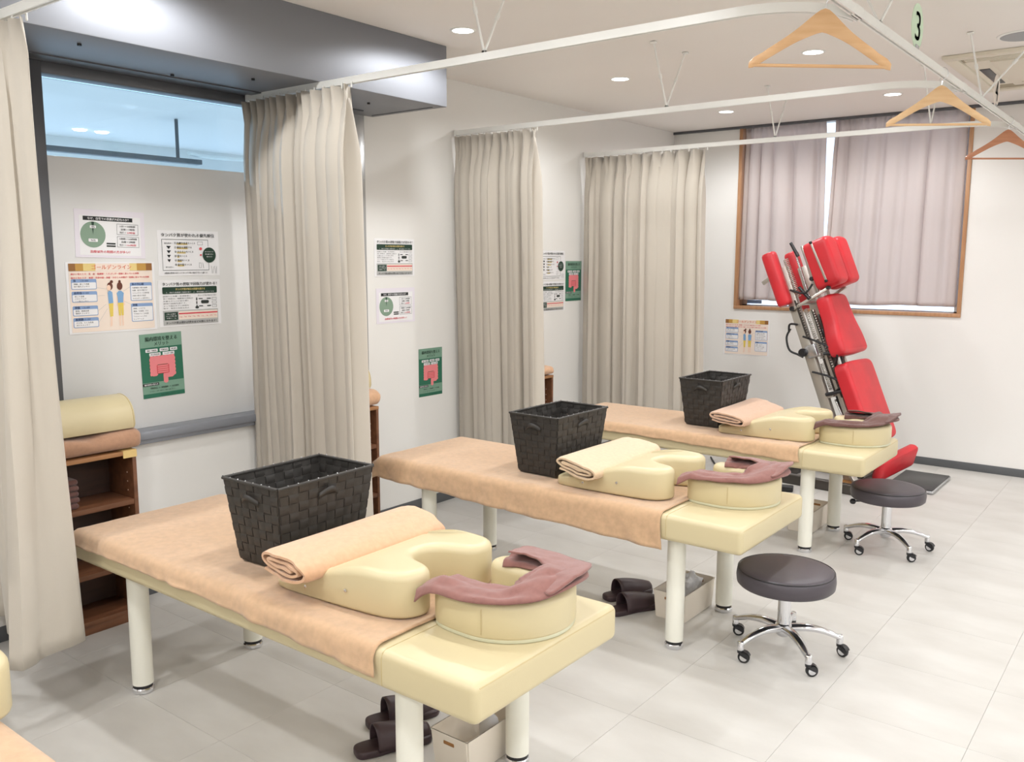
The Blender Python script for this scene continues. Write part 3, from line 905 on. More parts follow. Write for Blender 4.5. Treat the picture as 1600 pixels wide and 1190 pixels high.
def d_prio():
    p = Poster(0.33, 0.215, 'p_white')
    p.t('p_black', [('タンパク質が使われる優先順位', -0.003, 0.086, 0.285, 0.017, 'c')])
    outline(p.g('chart_outline', 'p_dark'), -0.144, 0.105, -0.082, 0.066, 0.0018, 2)
    rect(p.g('paper_patch', 'p_white'), 0.08, 0.112, -0.04, 0.032, 3)
    ell(p.g('round_note', 'p_dgreen'), 0.108, -0.008, 0.037, 0.037, 4)
    p.t('p_white', [('余ったタンパク', 0.108, 0.008, 0.048, 0.0065, 'c'), ('質は髪や爪に', 0.108, -0.004, 0.046, 0.0065, 'c'), ('使われる', 0.108, -0.016, 0.032, 0.0065, 'c')], 5)
    g = p.g('arrow', 'p_black'); g2 = p.g('highlight', 'p_gold2')
    rows = [('①', '内臓や血液', 'をつくる'), ('②', '酵素を調整', 'する'), ('③', 'ホルモン', 'をつくる'), ('④', '骨', 'をつくる'), ('⑤', '筋肉', 'をつくる'), ('⑥', '髪や肌', 'をつくる')]
    for k, (n, a, c) in enumerate(rows):
        y = 0.048 - 0.0205 * k
        wd_ = 0.0115 * len(a)
        rect(g2, -0.066, -0.066 + wd_, y - 0.008, y - 0.001, 2)
        p.t('p_black', [(n, -0.080, y, 0.010, 0.010, 'l'), (a, -0.066, y, wd_, 0.0105, 'l'), (c, -0.064 + wd_, y, 0.0095 * len(c), 0.009, 'l')])
    for k in range(4):
        y = 0.034 - 0.021 * k; q = 0.012 - 0.001 * k
        poly(g, [(-0.109 - q, y), (-0.109, y - 0.014), (-0.109 + q, y)], 2)
    p.t('p_black', [('優先度高い', -0.110, 0.047, 0.045, 0.007, 'c'), ('優先度低い', -0.108, -0.066, 0.045, 0.006, 'c'),
                    ('※筋肉は食事のほとんどタンパク質の量が少ないと届しい', -0.022, -0.094, 0.23, 0.008, 'c')])
    g = p.g('small_drawing', 'p_dpink'); ell(g, 0.062, 0.022, 0.008, 0.007, 3); ell(g, 0.062, -0.008, 0.006, 0.004, 3)
    g = p.g('drawing_outline', 'p_dark'); outline(g, 0.046, 0.074, 0.040, 0.056, 0.001, 3); outline(g, 0.05, 0.062, -0.07, -0.046, 0.001, 3)
    line(g, (0.074, -0.072), (0.07, -0.045), 0.0015, 3)
    for x in (0.118, 0.136):
        line(g, (x, -0.062), (x + 0.004, -0.098), 0.0012, 3); line(g, (x + 0.012, -0.064), (x + 0.008, -0.098), 0.0012, 3)
    return p

def d_prot():
    p = Poster(0.335, 0.222, 'p_white')
    p.t('p_black', [('タンパク質の摂取で回復力が変わる！', 0.0, 0.092, 0.295, 0.0155, 'c')])
    rect(p.g('headline_band', 'p_dgreen'), -0.148, 0.148, 0.045, 0.078, 2, 0.005)
    p.t('p_gold2', [('タンパク質が毎日の回復を助ける', 0, 0.067, 0.16, 0.011, 'c')])
    p.t('p_white', [('１．適切な食事量と時間を保つ　２．体を回復しやすくする', 0, 0.052, 0.26, 0.0065, 'c')])
    it = []
    rows = ['回復力と体重・生活習慣と', '体の状態は、運動後の摂取が', '必要なタンパク質を摂り', '筋肉の回復を助ける、', 'よって疲れやすい状態を', '防ぎ、毎日の元気を作る']
    for k, rr in enumerate(rows): it.append((rr, -0.146, 0.034 - 0.0115 * k, 0.0122 * len(rr), 0.0062, 'l'))
    it.append(('タンパク質は毎日が大切！', 0.092, 0.034, 0.105, 0.0075, 'c'))
    p.t('p_black', it)
    g = p.g('flow_drawing', 'p_dark')
    rect(g, 0.056, 0.100, -0.006, 0.010, 2, 0.007)
    for (x, y) in ((0.055, 0.018), (0.10, 0.018), (0.055, -0.018), (0.10, -0.018)): rect(g, x - 0.011, x + 0.011, y - 0.0022, y + 0.0022, 2)
    for k in range(3): rect(g, 0.030, 0.036, -0.026 + 0.018 * k, -0.012 + 0.018 * k, 2)
    ell(g, 0.034, -0.024, 0.010, 0.006, 2)
    for k in range(3): outline(g, 0.118, 0.144, -0.026 + 0.018 * k, -0.014 + 0.018 * k, 0.0012, 2)
    rect(p.g('grey_band', 'p_grey'), -0.150, 0.150, -0.104, -0.034, 1)
    rect(p.g('note_box', 'p_dgreen'), -0.143, -0.072, -0.080, -0.042, 2)
    p.t('p_white', [('1日に必要な', -0.108, -0.051, 0.048, 0.0068, 'c'), ('タンパク質の量', -0.108, -0.061, 0.054, 0.0068, 'c'), ('体重×1～2g', -0.108, -0.071, 0.05, 0.0068, 'c')])
    rect(p.g('table_paper', 'p_peach'), -0.068, 0.146, -0.080, -0.040, 2)
    rect(p.g('red_rule', 'p_red'), -0.068, 0.146, -0.054, -0.048, 3)
    it = []
    for k in range(9): it.append(('%dg' % (6 + k * 3), -0.058 + 0.0238 * k, -0.0665, 0.014, 0.007, 'c'))
    p.t('p_red', it)
    p.t('p_black', [('タンパク質は摂れば摂るほど元気になります！', 0, -0.0935, 0.275, 0.012, 'c')])
    return p

def d_green():
    p = Poster(0.216, 0.305, 'p_green')
    rect(p.g('title_band', 'p_lgreen'), -0.108, 0.108, 0.088, 0.1525, 1)
    p.t('p_dgreen', [('腸内環境を整える', 0, 0.128, 0.165, 0.021, 'c'), ('メリット', 0, 0.104, 0.075, 0.018, 'c')])
    g = p.g('tag', 'p_white'); it = []
    for (x, y, w, s) in ((-0.052, 0.073, 0.062, '便秘・下痢改善'), (0.012, 0.073, 0.046, '代謝改善'), (0.062, 0.073, 0.038, '美肌'), (-0.036, 0.054, 0.058, '冷え性改善'), (0.034, 0.054, 0.062, 'アレルギー改善')):
        rect(g, x - w / 2, x + w / 2, y - 0.0075, y + 0.0075, 2, 0.003); it.append((s, x, y, w * 0.78, 0.008, 'c'))
    p.t('p_black', it)
    # gut drawing: large bowel frame with folds
    g = p.g('bowel_drawing', 'p_pink')
    rect(g, -0.062, 0.062, 0.004, 0.042, 2, 0.014)
    rect(g, -0.062, -0.026, -0.050, 0.030, 2, 0.012); rect(g, 0.026, 0.062, -0.058, 0.030, 2, 0.012)
    rect(g, 0.0, 0.055, -0.062, -0.038, 2, 0.010); rect(g, 0.0, 0.024, -0.088, -0.045, 2, 0.011)
    for k in range(7): ell(g, -0.054 + 0.018 * k, 0.041, 0.010, 0.006, 2)
    for k in range(5):
        ell(g, -0.062, 0.028 - 0.017 * k, 0.005, 0.009, 2); ell(g, 0.062, 0.028 - 0.018 * k, 0.005, 0.009, 2)
    g2 = p.g('bowel_shadow', 'p_dpink'); rect(g2, -0.032, 0.032, -0.040, 0.002, 3, 0.004)
    g3 = p.g('bowel_folds', 'p_pink')
    for k in range(4): rect(g3, -0.028, 0.028, -0.036 + 0.0098 * k, -0.030 + 0.0098 * k, 4, 0.0025)
    rect(p.g('lower_band', 'p_lgreen'), -0.108, 0.108, -0.132, -0.078, 1)
    rect(p.g('caption_band', 'p_black'), -0.108, -0.026, -0.094, -0.081, 3)
    p.t('p_white', [('腸内環境の整え方', -0.066, -0.0875, 0.07, 0.008, 'c')])
    it = []
    for k, s in enumerate(('発酵食品', '食物繊維', '水分補給')): it.append((s, -0.054 + 0.056 * k, -0.106, 0.036, 0.008, 'c'))
    it.append(('→', -0.026, -0.106, 0.010, 0.005, 'c')); it.append(('→', 0.030, -0.106, 0.010, 0.005, 'c'))
    it.append(('ヨーグルト・味噌・納豆など　野菜・海藻・きのこ', -0.01, -0.121, 0.13, 0.006, 'c'))
    p.t('p_dgreen', it)
    p.t('p_dgreen', [('毎日の食事から始めましょう', 0.03, -0.142, 0.10, 0.0065, 'c')], 3)
    return p

XW = FX0 + 0.0018; XP = -3.90 + 0.0018
k_ = (3.9 - 0.0) / 3.84      # panel sits a little behind the wall plane
def onpanel(y, z): return (XP, y * 1.0156, 1.6 + (z - 1.6) * 1.0156)
G = 'laminated information posters'
r0 = d_pie().build('poster', 'laminated poster with green pie chart, topmost on the glazed screen panel', onpanel(2.052, 1.695), 'left', -0.02, G)
r1 = d_gold().build('poster', 'peach poster with gold banner and two standing women, on the glazed screen panel', onpanel(2.046, 1.418), 'left', 0.0, G)
r2 = d_prio().build('poster', 'white protein priority list poster with round green note, on the glazed screen panel', onpanel(2.435, 1.614), 'left', 0.0, G)
r3 = d_prot().build('poster', 'white poster with dark green headline band, above the green bowel poster on the screen panel', onpanel(2.430, 1.379), 'left', 0.0, G)
r4 = d_green().build('poster', 'green poster with pink bowel drawing, lowest on the glazed screen panel', onpanel(2.267, 1.093), 'left', 0.02, G)
index_children()
def again(r, label, loc, wall='left', roll=0.0, sc=1.0):
    c = copy_tree(r); c.location = loc; c['label'] = label; c.scale = (sc, sc, sc)
    R = Matrix(((0, 0, 1), (1, 0, 0), (0, 1, 0))) if wall == 'left' else Matrix(((1, 0, 0), (0, 0, -1), (0, 1, 0)))
    c.rotation_euler = (R @ Matrix.Rotation(roll, 3, 'Z')).to_euler()
    return c
again(r3, 'white poster with dark green headline band, on the wall between the second and third curtains', (XW, 3.808, 1.595))
again(r0, 'laminated poster with green pie chart, on the wall between the second and third curtains', (XW, 3.812, 1.309))
again(r4, 'green poster with pink bowel drawing, low on the wall left of the third curtain', (XW, 4.112, 0.873), sc=1.0)
again(r2, 'white protein priority list poster, half hidden behind the third curtain', (XW, 5.45, 1.540))
again(r3, 'white poster with dark green headline band, half hidden behind the third curtain', (XW, 5.45, 1.307))
again(r4, 'green poster with pink bowel drawing, cut off by the farthest curtain', (XW, 5.735, 1.418))
again(r1, 'peach poster with gold banner and two women, under the left corner of the window', (-3.09, FY1 - 0.0018, 0.912), 'back', 0.005)

# ================================================================== SHELF UNITS
def shelf_unit(y1, label, w=0.45, h=0.765):
    r = empty('shelf_unit', (-3.72, y1 - w / 2, 0), label=label, cat='shelf', group='walnut open shelf units by the wall')
    x0, x1 = -0.105, 0.11; t = 0.018
    for s in (-1, 1):
        b = B(); bx(b, x0, x1, s * w / 2 - (t if s > 0 else 0), s * w / 2 + (t if s < 0 else 0), 0, h - t, 0.0015)
        obj('side_panel', b, M['wood'], r)
    b = B(); bx(b, x0, x1 + 0.002, -w / 2, w / 2, h - t, h, 0.0015); obj('top_board', b, M['edgewood'], r)
    for z in (0.535, 0.25, 0.045):
        b = B(); bx(b, x0 + 0.008, x1 - 0.002, -w / 2 + t, w / 2 - t, z - t / 2, z + t / 2 + 0.004, 0.0015); obj('shelf_board', b, M['wood'], r)
    b = B(); bx(b, x1 - 0.02, x1 - 0.004, -w / 2 + t, w / 2 - t, 0.0, 0.036, 0.001); obj('plinth', b, M['wood'], r)
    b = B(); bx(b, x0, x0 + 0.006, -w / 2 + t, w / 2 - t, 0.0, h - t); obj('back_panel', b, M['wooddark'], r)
    b = B()
    for z in (0.42, 0.46, 0.50, 0.58, 0.62, 0.66): lathe(b, [(0.003, 0), (0.003, 0.0015)], 8, Matrix.Translation((0.06, w / 2 - t, z)) @ Matrix.Rotation(PI / 2, 4, 'X'))
    obj('peg_hole', b, M['p_skin'], r)
    return r
s1 = shelf_unit(1.985, 'walnut open shelf unit at the left, beside the first curtain')
b = B(); bx(b, -0.02, 0.1135, 0.165, 0.2265, 0.7635, 0.767, 0.0); bx(b, 0.1105, 0.1135, 0.165, 0.2265, 0.735, 0.7635)
obj('tape_patch', b, M['tape'], s1)
shelf_unit(3.435, 'walnut open shelf unit peeking out behind the second curtain')
shelf_unit(5.15, 'walnut shelf unit, only its corner showing behind the third curtain')

def folded_blanket(loc, L, W, H, m, label, name='folded_blanket', group='folded blankets on the shelf units', seed=0):
    root = empty(name, loc, label=label, cat='blanket', group=group)
    b = B()
    nu, nv = 36, 24
    def fn(u, v):
        a = 2 * PI * v
        cx = W / 2 * math.copysign(abs(math.cos(a)) ** 0.55, math.cos(a))
        cz = H / 2 * math.copysign(abs(math.sin(a)) ** 0.7, math.sin(a))
        e = 1 - max(0, (abs(u - 0.5) * 2 - 0.9) / 0.1) ** 2 * 0.35
        y = (u - 0.5) * L
        k = 0.007 * noise.noise((u * 5 + seed, math.cos(a) * 1.2, math.sin(a) * 1.2))
        return Vector((cx * e + k, y, H / 2 + cz * e + k * (1 if cz > 0 else 0) + 0.006 * math.sin(u * 9 + seed) * (1 if cz > 0 else 0)))
    V = grid(b, nu, nv, fn)
    bmesh.ops.remove_doubles(b, verts=b.verts[:], dist=1e-5)
    bmesh.ops.holes_fill(b, edges=[e for e in b.edges if e.is_boundary], sides=0)
    obj('folded_cloth', b, m, root, smooth=60)
    return root
folded_blanket((-3.715, 1.775, 0.767), 0.50, 0.225, 0.085, M['shelf_blanket'], 'brown folded blanket under a cream bolster on the left shelf unit')
folded_blanket((-3.715, 3.225, 0.767), 0.48, 0.225, 0.095, M['roll_tan'], 'tan folded blanket on the shelf unit behind the second curtain', seed=3)
folded_blanket((-3.715, 4.93, 0.767), 0.48, 0.225, 0.06, M['roll_tan'], 'tan folded blanket on the shelf unit behind the third curtain', seed=5)
def bolster(loc, L, label):
    root = empty('bolster_pillow', loc, label=label, cat='pillow', group='cream bolsters on the shelf units')
    pr = []
    for k in range(17):
        a = PI * k / 16
        pr.append((0.105 * math.cos(a), 0.015 + 0.125 * math.sin(a) ** 0.8))
    pr = pr + [(-0.100, 0.0), (0.100, 0.0)]
    b = B(); rings = []
    for (y, s) in ((-L / 2, 0.93), (-L / 2 + 0.008, 0.985), (-L / 2 + 0.02, 1), (L / 2 - 0.02, 1), (L / 2 - 0.008, 0.985), (L / 2, 0.93)):
        rings.append([b.verts.new((p[0] * s, y, 0.07 + (p[1] - 0.07) * s)) for p in pr])
    K = len(pr)
    for A, C in zip(rings, rings[1:]):
        for k in range(K): b.faces.new((A[k], A[(k + 1) % K], C[(k + 1) % K], C[k]))
    b.faces.new(rings[0][::-1]); b.faces.new(rings[-1])
    obj('cushion', b, M['vinyl'], root, smooth=50)
    b = B(); tube(b, [(p[0] * 0.985, L / 2 - 0.009, 0.07 + (p[1] - 0.07) * 0.985) for p in pr], 0.0022, 6, closed=True); obj('piping', b, M['seam'], root)
    return root
bolster((-3.725, 1.76, 0.860), 0.48, 'cream vinyl bolster pillow on the brown blanket at the left')
bolster((-3.725, 3.17, 0.874), 0.46, 'cream vinyl bolster pillow mostly hidden behind the second curtain')
for k in range(5):
    rb = empty('folded_towel', (-3.725, 1.660 + 0.004 * (k % 2), 0.5485 + 0.0255 * k), 0.03 * (k % 3 - 1),
               label='%s mauve towel in the stack inside the left shelf unit' % ('bottom', 'second from bottom', 'middle', 'second from top', 'topmost')[k], cat='towel', group='folded mauve towels in the left shelf unit')
    b = B(); box(b, (0, 0, 0.0125), (0.17, 0.165, 0.0245), 0.011, 3); obj('folded_cloth', b, M['mauve_dark'], rb, smooth=60)

# ================================================================== BEDS
BX0, BX1, BZ0, BZ1, BW = -3.265, -1.280, 0.478, 0.585, 0.655
def make_bed(label):
    r = empty('treatment_bed', (0, 0, 0), label=label, cat='bed', group='cream treatment beds in a row')
    b = B()
    def rr(x0, x1, y0, y1, z0, z1, rad):
        box(b, ((x0 + x1) / 2, (y0 + y1) / 2, (z0 + z1) / 2), (x1 - x0, y1 - y0, z1 - z0), rad, 5)
    rr(BX0, BX1, 0, BW, BZ0, BZ1, 0.022)
    obj('padded_top', b, M['vinyl'], r, smooth=60)
    b = B()
    pts = [(BX1 - 0.004, 0.02, BZ1 - 0.012), (BX1 - 0.004, BW - 0.02, BZ1 - 0.012)]
    tube(b, pts, 0.0024, 6)
    for x in (-1.60,):
        tube(b, [(x, -0.0005, BZ0 + 0.012), (x, -0.0005, BZ1 - 0.02), (x, 0.006, BZ1 - 0.0055), (x, 0.02, BZ1 + 0.0004), (x, BW - 0.02, BZ1 + 0.0004)], 0.0014, 6)
    obj('seam', b, M['seam'], r)
    b = B(); bx(b, BX0 + 0.06, BX1 - 0.06, 0.06, BW - 0.06, BZ0 - 0.012, BZ0 + 0.004, 0.003); obj('base_board', b, M['seam'], r)
    for x in (-2.98, -1.60):
        for y in (0.10, 0.60 - 0.015):
            b = B(); lathe(b, [(0.0375, 0.032), (0.0375, BZ0 - 0.012)], 32, Matrix.Translation((x, y, 0)))
            lg = obj('leg', b, M['legwhite'], r)
            b = B(); lathe(b, [(0.034, 0.018), (0.034, 0.034)], 32, Matrix.Translation((x, y, 0))); obj('rubber_ring', b, M['black'], lg)
            b = B(); lathe(b, [(0.036, 0.0), (0.039, 0.003), (0.039, 0.016), (0.036, 0.02)], 32, Matrix.Translation((x, y, 0))); obj('chrome_foot', b, M['chrome'], lg)
    return r

def make_sheet(hemL, hemM, hemR, seed, label):
    """terry sheet lying on a bed, near edge hanging down the side"""
    r = empty('bed_sheet', (0, 0, BZ1), label=label, cat='towel sheet', group='apricot terry sheets on the beds')
    x0, x1 = BX0 - 0.012, -1.628
    b = B(); nu, nv = 150, 56
    def fn(u, v):
        x = x0 + (x1 - x0) * u
        hem = (hemL * (1 - 2 * u) + hemM * 2 * u) if u < 0.5 else (hemM * (2 - 2 * u) + hemR * (2 * u - 1))
        hang = BZ1 - hem
        rad = 0.024; e = 0.010; arc = (rad + e) * PI / 2
        hangF = 0.06
        total = hang + arc + (BW - 2 * rad) + arc + hangF
        s = v * total
        wr = noise.noise((x * 5 + seed, v * 2.0, seed)) * 0.009 + noise.noise((x * 12 + v * 9, v * 5, seed + 4)) * 0.005
        if s < hang:
            k = 1 - s / hang
            p = Vector((x, -e, hem + s - rad * 0.0)); p.z = BZ1 - rad - (hang - rad) * (1 - s / hang) if hang > rad else p.z
            p.y += -(0.004 + abs(wr) * 1.5) * (0.4 + k)
            p.x += 0.012 * (k) * (1 if u > 0.97 else 0)
            p.z += 0.006 * noise.noise((x * 6, 1.3, seed)) * k
        elif s < hang + arc:
            a = (s - hang) / (rad + e)
            p = Vector((x, rad - (rad + e) * math.cos(a), BZ1 - rad + (rad + e) * math.sin(a)))
            q = abs(wr) * 0.7
            p.y -= q * math.cos(a); p.z += q * math.sin(a)
        elif s < hang + arc + BW - 2 * rad:
            y = rad + (s - hang - arc)
            fall = max(0, 1 - (y) / 0.22)
            p = Vector((x, y, BZ1 + e + abs(wr) * (0.25 + 0.75 * fall) + 0.0025 * noise.noise((x * 3, y * 3, seed + 9))))
        elif s < hang + 2 * arc + BW - 2 * rad:
            a = (s - hang - arc - (BW - 2 * rad)) / (rad + e)
            p = Vector((x, BW - rad + (rad + e) * math.sin(a), BZ1 - rad + (rad + e) * math.cos(a)))
        else:
            p = Vector((x, BW + e, BZ1 - rad - (s - (hang + 2 * arc + BW - 2 * rad))))
        # wrapped head end
        if u < 0.03:
            q = (0.03 - u) / 0.03
            if s > hang + arc * 0.5: p.z -= 0.045 * q ** 1.6
            else: p.y += 0.006 * q; p.z -= 0.02 * q ** 1.6
        p.x += (0.010 * noise.noise((p.y * 5, seed, 2.2)) + 0.004) * (1 if u > 0.985 else 0)
        p.z -= BZ1
        return p
    grid(b, nu, nv, fn)
    o = obj('cloth', b, M['sheet'], r, smooth=70)
    md = o.modifiers.new('thickness', 'SOLIDIFY'); md.thickness = 0.005; md.offset = -1
    return r

BY = [1.515, 3.072, 4.605, 0.10]
bed_l = ['nearest full cream treatment bed, in the foreground', 'middle cream treatment bed, between the front bed and the far one',
         'farthest cream treatment bed, in front of the red table', 'cream treatment bed cut by the bottom left corner']
bed0 = make_bed(bed_l[0]); bed0.location = (0, BY[0], 0)
index_children()
for k in (1, 2, 3):
    c = copy_tree(bed0); c.location = (0, BY[k], 0); c['label'] = bed_l[k]
hems = [(0.545, 0.548, 0.520, 1), (0.495, 0.466, 0.448, 5), (0.545, 0.540, 0.520, 9), (0.54, 0.54, 0.54, 13)]
for k, (a, m_, c, sd) in enumerate(hems):
    s = make_sheet(a, m_, c, sd, 'apricot terry sheet on the ' + ('nearest full bed', 'middle bed', 'farthest bed', 'bed in the bottom left corner')[k])
    s.location = (0, BY[k], BZ1)

# wedge cushion with U notch
def make_wedge(label, seed):
    r = empty('chest_cushion', (0, 0, 0), label=label, cat='cushion', group='cream notched chest cushions')
    # footprint, origin at near left corner; x 0..0.56, y 0..0.46
    W, D = 0.575, 0.46
    pts = [(0.02, 0.0), (0.10, -0.006), (0.25, -0.006), (0.40, 0.0), (0.50, 0.01), (0.552, 0.035), (0.578, 0.085), (0.570, 0.135), (0.530, 0.158),
           (0.475, 0.163), (0.430, 0.188), (0.412, 0.235), (0.430, 0.282), (0.475, 0.306), (0.530, 0.312), (0.570, 0.335), (0.580, 0.385), (0.562, 0.435),
           (0.52, 0.458), (0.40, 0.465), (0.25, 0.468), (0.10, 0.466), (0.02, 0.46), (0.0, 0.44), (-0.004, 0.23), (0.0, 0.02)]
    pts = [(a * 0.94, c) for a, c in pts]
    o2 = smooth_outline(cat([(a, c, 0) for a, c in pts], 5, True), 170, 14)
    def zf(x, y):
        t = min(1, max(0, x / 0.40)); t = t * t * (3 - 2 * t)
        return 0.30 + 0.70 * t
    b = B(); slab(b, o2, 0.132, 0.026, 0, zf)
    obj('cushion', b, M['vinyl'], r, smooth=75)
    b = B()
    for x in (0.155, 0.325):
        z = 0.5 * 0.128 * zf(x, 0)
        lathe(b, [(0.0055, 0), (0.0055, 0.002), (0.003, 0.003)], 14, Matrix.Translation((x, -0.0045, z - 0.004)) @ Matrix.Rotation(PI / 2, 4, 'X'))
    obj('air_eyelet', b, M['chrome'], r)
    b = B()
    o3 = o2
    tube(b, [(q.x, q.y, 0.106 * zf(q.x, q.y)) for q in offset2d([(p[0], p[1]) for p in o3], 0.0015)], 0.0016, 5, closed=True)
    obj('piping', b, M['seam'], r)
    return r
def make_uface(label):
    r = empty('face_cushion', (0, 0, 0), label=label, cat='cushion', group='cream horseshoe face cushions')
    R, r1 = 0.190, 0.078
    pts = []
    for k in range(-9, 10):
        a = math.radians(k * 10.5); pts.append((R * 1.02 * math.cos(a), R * math.sin(a)))
    ta = pts[-1]
    pts += [(-0.075, 0.186), (-0.125, 0.172), (-0.150, 0.140), (-0.150, 0.105), (-0.125, 0.080), (-0.08, 0.074)]
    for k in range(8, -9, -2):
        a = math.radians(k * 10.5); pts.append((r1 * math.cos(a), r1 * 0.95 * math.sin(a)))
    pts += [(-0.08, -0.074), (-0.125, -0.080), (-0.150, -0.105), (-0.150, -0.140), (-0.125, -0.172), (-0.075, -0.186)]
    o2 = smooth_outline(cat([(a, c, 0) for a, c in pts], 3, True), 170, 4)
    b = B(); slab(b, o2, 0.105, 0.022, 0.006)
    obj('cushion', b, M['vinyl'], r, smooth=75)
    b = B(); slab(b, [(p.x, p.y) for p in offset2d(o2, 0.002)], 0.012, 0.003, 0.0); obj('base_band', b, M['greenedge'], r, smooth=60)
    b = B()
    for a in (-75,): 
        a = math.radians(a)
        x, y = (R * 1.02 * math.cos(a) if a > -2 else -0.06), (R * math.sin(a) if a > -2 else -0.188)
        tube(b, [(x, y - 0.0008, 0.02), (x, y - 0.001, 0.085), (x * 0.98, y + 0.006, 0.102)], 0.0011, 5)
    obj('seam', b, M['seam'], r)
    return r
w0 = make_wedge('cream notched chest cushion on the nearest full bed', 0)
u0 = make_uface('cream horseshoe face cushion under a mauve towel on the nearest full bed')
w0.location = (-2.185, BY[0] + 0.105, BZ1 + 0.012); w0.rotation_euler = (0, 0, 0.035)
u0.location = (-1.480, BY[0] + 0.385, BZ1 + 0.001); u0.rotation_euler = (0, 0, 0.0)
index_children()
c = copy_tree(w0); c.location = (-2.21, BY[1] + 0.095, BZ1 + 0.012); c.rotation_euler = (0, 0, 0.0); c['label'] = 'cream notched chest cushion on the middle bed'
c = copy_tree(w0); c.location = (-2.150, BY[2] + 0.11, BZ1 + 0.012); c.rotation_euler = (0, 0, 0.0); c['label'] = 'cream notched chest cushion on the farthest bed'
c = copy_tree(u0); c.location = (-1.495, BY[1] + 0.41, BZ1 + 0.001); c['label'] = 'cream horseshoe face cushion under a mauve towel on the middle bed'
c = copy_tree(u0); c.location = (-1.460, BY[2] + 0.41, BZ1 + 0.001); c['label'] = 'cream horseshoe face cushion under a plum towel on the farthest bed'
c = copy_tree(w0); c.location = (-2.50, BY[3] + 0.22, BZ1 + 0.012); c['label'] = 'cream cushion cut by the left photo edge on the bottom left bed'

# face towel draped round the horseshoe
def make_face_towel(m, label, seed, loc):
    r = empty('face_towel', loc, label=label, cat='towel', group='small towels on the face cushions')
    path = cat([(-0.095, 0.135, 0), (-0.02, 0.150, 0), (0.07, 0.135, 0), (0.140, 0.085, 0), (0.163, 0.010, 0), (0.132, -0.080, 0),
                (0.06, -0.132, 0), (-0.03, -0.150, 0), (-0.10, -0.150, 0), (-0.160, -0.150, 0)], 8)
    N = len(path) - 1
    b = B(); nv = 22
    def fn(u, v):
        i = u * N; k = int(min(i, N - 1)); p = path[k].lerp(path[k + 1], i - k)
        t = (path[min(N, k + 1)] - path[max(0, k - 1)]).normalized(); n = Vector((t.y, -t.x, 0))   # outward side
        w = (v - 0.5) * 2
        wid = 0.072 - 0.010 * math.sin(PI * u) + (0.014 if u > 0.85 else 0) * (u - 0.85) / 0.15 + 0.006 * noise.noise((u * 6, seed, 0))
        z = 0.1155 + 0.004
        lift = 0.016 * math.exp(-((w + 0.15) / 0.35) ** 2) * (0.5 + noise.noise((u * 5, 1.0, seed)))
        if 0.25 < u < 0.62:
            q = math.sin(PI * (u - 0.25) / 0.37)
            lift += 0.030 * q * (0.6 + 0.5 * w)
            z += 0.010 * q
        fold = 0.010 * max(0, math.sin(w * 4 + u * 9 + seed)) * math.sin(PI * min(1, u * 1.2))
        side = 0.0
        d = wid * w
        lim = 0.054
        if abs(d) > lim and not (0.28 < u < 0.6 and d > 0):
            over = abs(d) - lim
            z -= over * 0.85; d = math.copysign(lim + over * 0.35, d)
        z += max(0, lift) + max(0, fold) + 0.005 * noise.noise((u * 14, w * 2.5, seed)) + 0.003 * abs(noise.noise((u * 9 + w * 2.2, w, seed + 8)))
        if u > 0.90: z -= (u - 0.90) * 0.22
        return Vector((p.x + n.x * d, p.y + n.y * d, z))
    grid(b, 110, nv, fn)
    o = obj('cloth', b, m, r, smooth=70)
    md = o.modifiers.new('thickness', 'SOLIDIFY'); md.thickness = 0.006; md.offset = 1
    # folded second layer lying over the far arm and bend
    b = B()
    def fn2(u, v):
        i = (0.03 + u * 0.50) * N; k = int(min(i, N - 1)); p = path[k].lerp(path[k + 1], i - k)
        t = (path[min(N, k + 1)] - path[max(0, k - 1)]).normalized(); n = Vector((t.y, -t.x, 0))
        w = (v - 0.5) * 2
        d = 0.066 * w - 0.004
        q = max(0, min(1, (u - 0.35) / 0.4)); q = q * q * (3 - 2 * q)
        z = 0.126 + (1 - q) * 0.026 * (w + 1) / 2 + q * (0.016 + 0.026 * (1 - w) / 2) - 0.03 * max(0, u - 0.85) / 0.15 * q
        z += 0.004 * noise.noise((u * 8, w * 2, seed + 5))
        return Vector((p.x + n.x * d, p.y + n.y * d, z))
    grid(b, 60, 14, fn2)
    o = obj('folded_layer', b, m, r, smooth=70)
    md = o.modifiers.new('thickness', 'SOLIDIFY'); md.thickness = 0.006; md.offset = 1
    return r
for k, (m, nm, tx) in enumerate(((M['mauve'], 'mauve face towel draped over the horseshoe cushion of the nearest full bed', (-1.480, 0.385)),
                                 (M['mauve'], 'mauve face towel draped over the horseshoe cushion of the middle bed', (-1.495, 0.41)),
                                 (M['mauve_dark'], 'darker plum face towel on the horseshoe cushion of the farthest bed', (-1.460, 0.41)))):
    make_face_towel(m, nm, 2.0 + 3 * k, (tx[0], BY[k] + tx[1], BZ1 + 0.001))

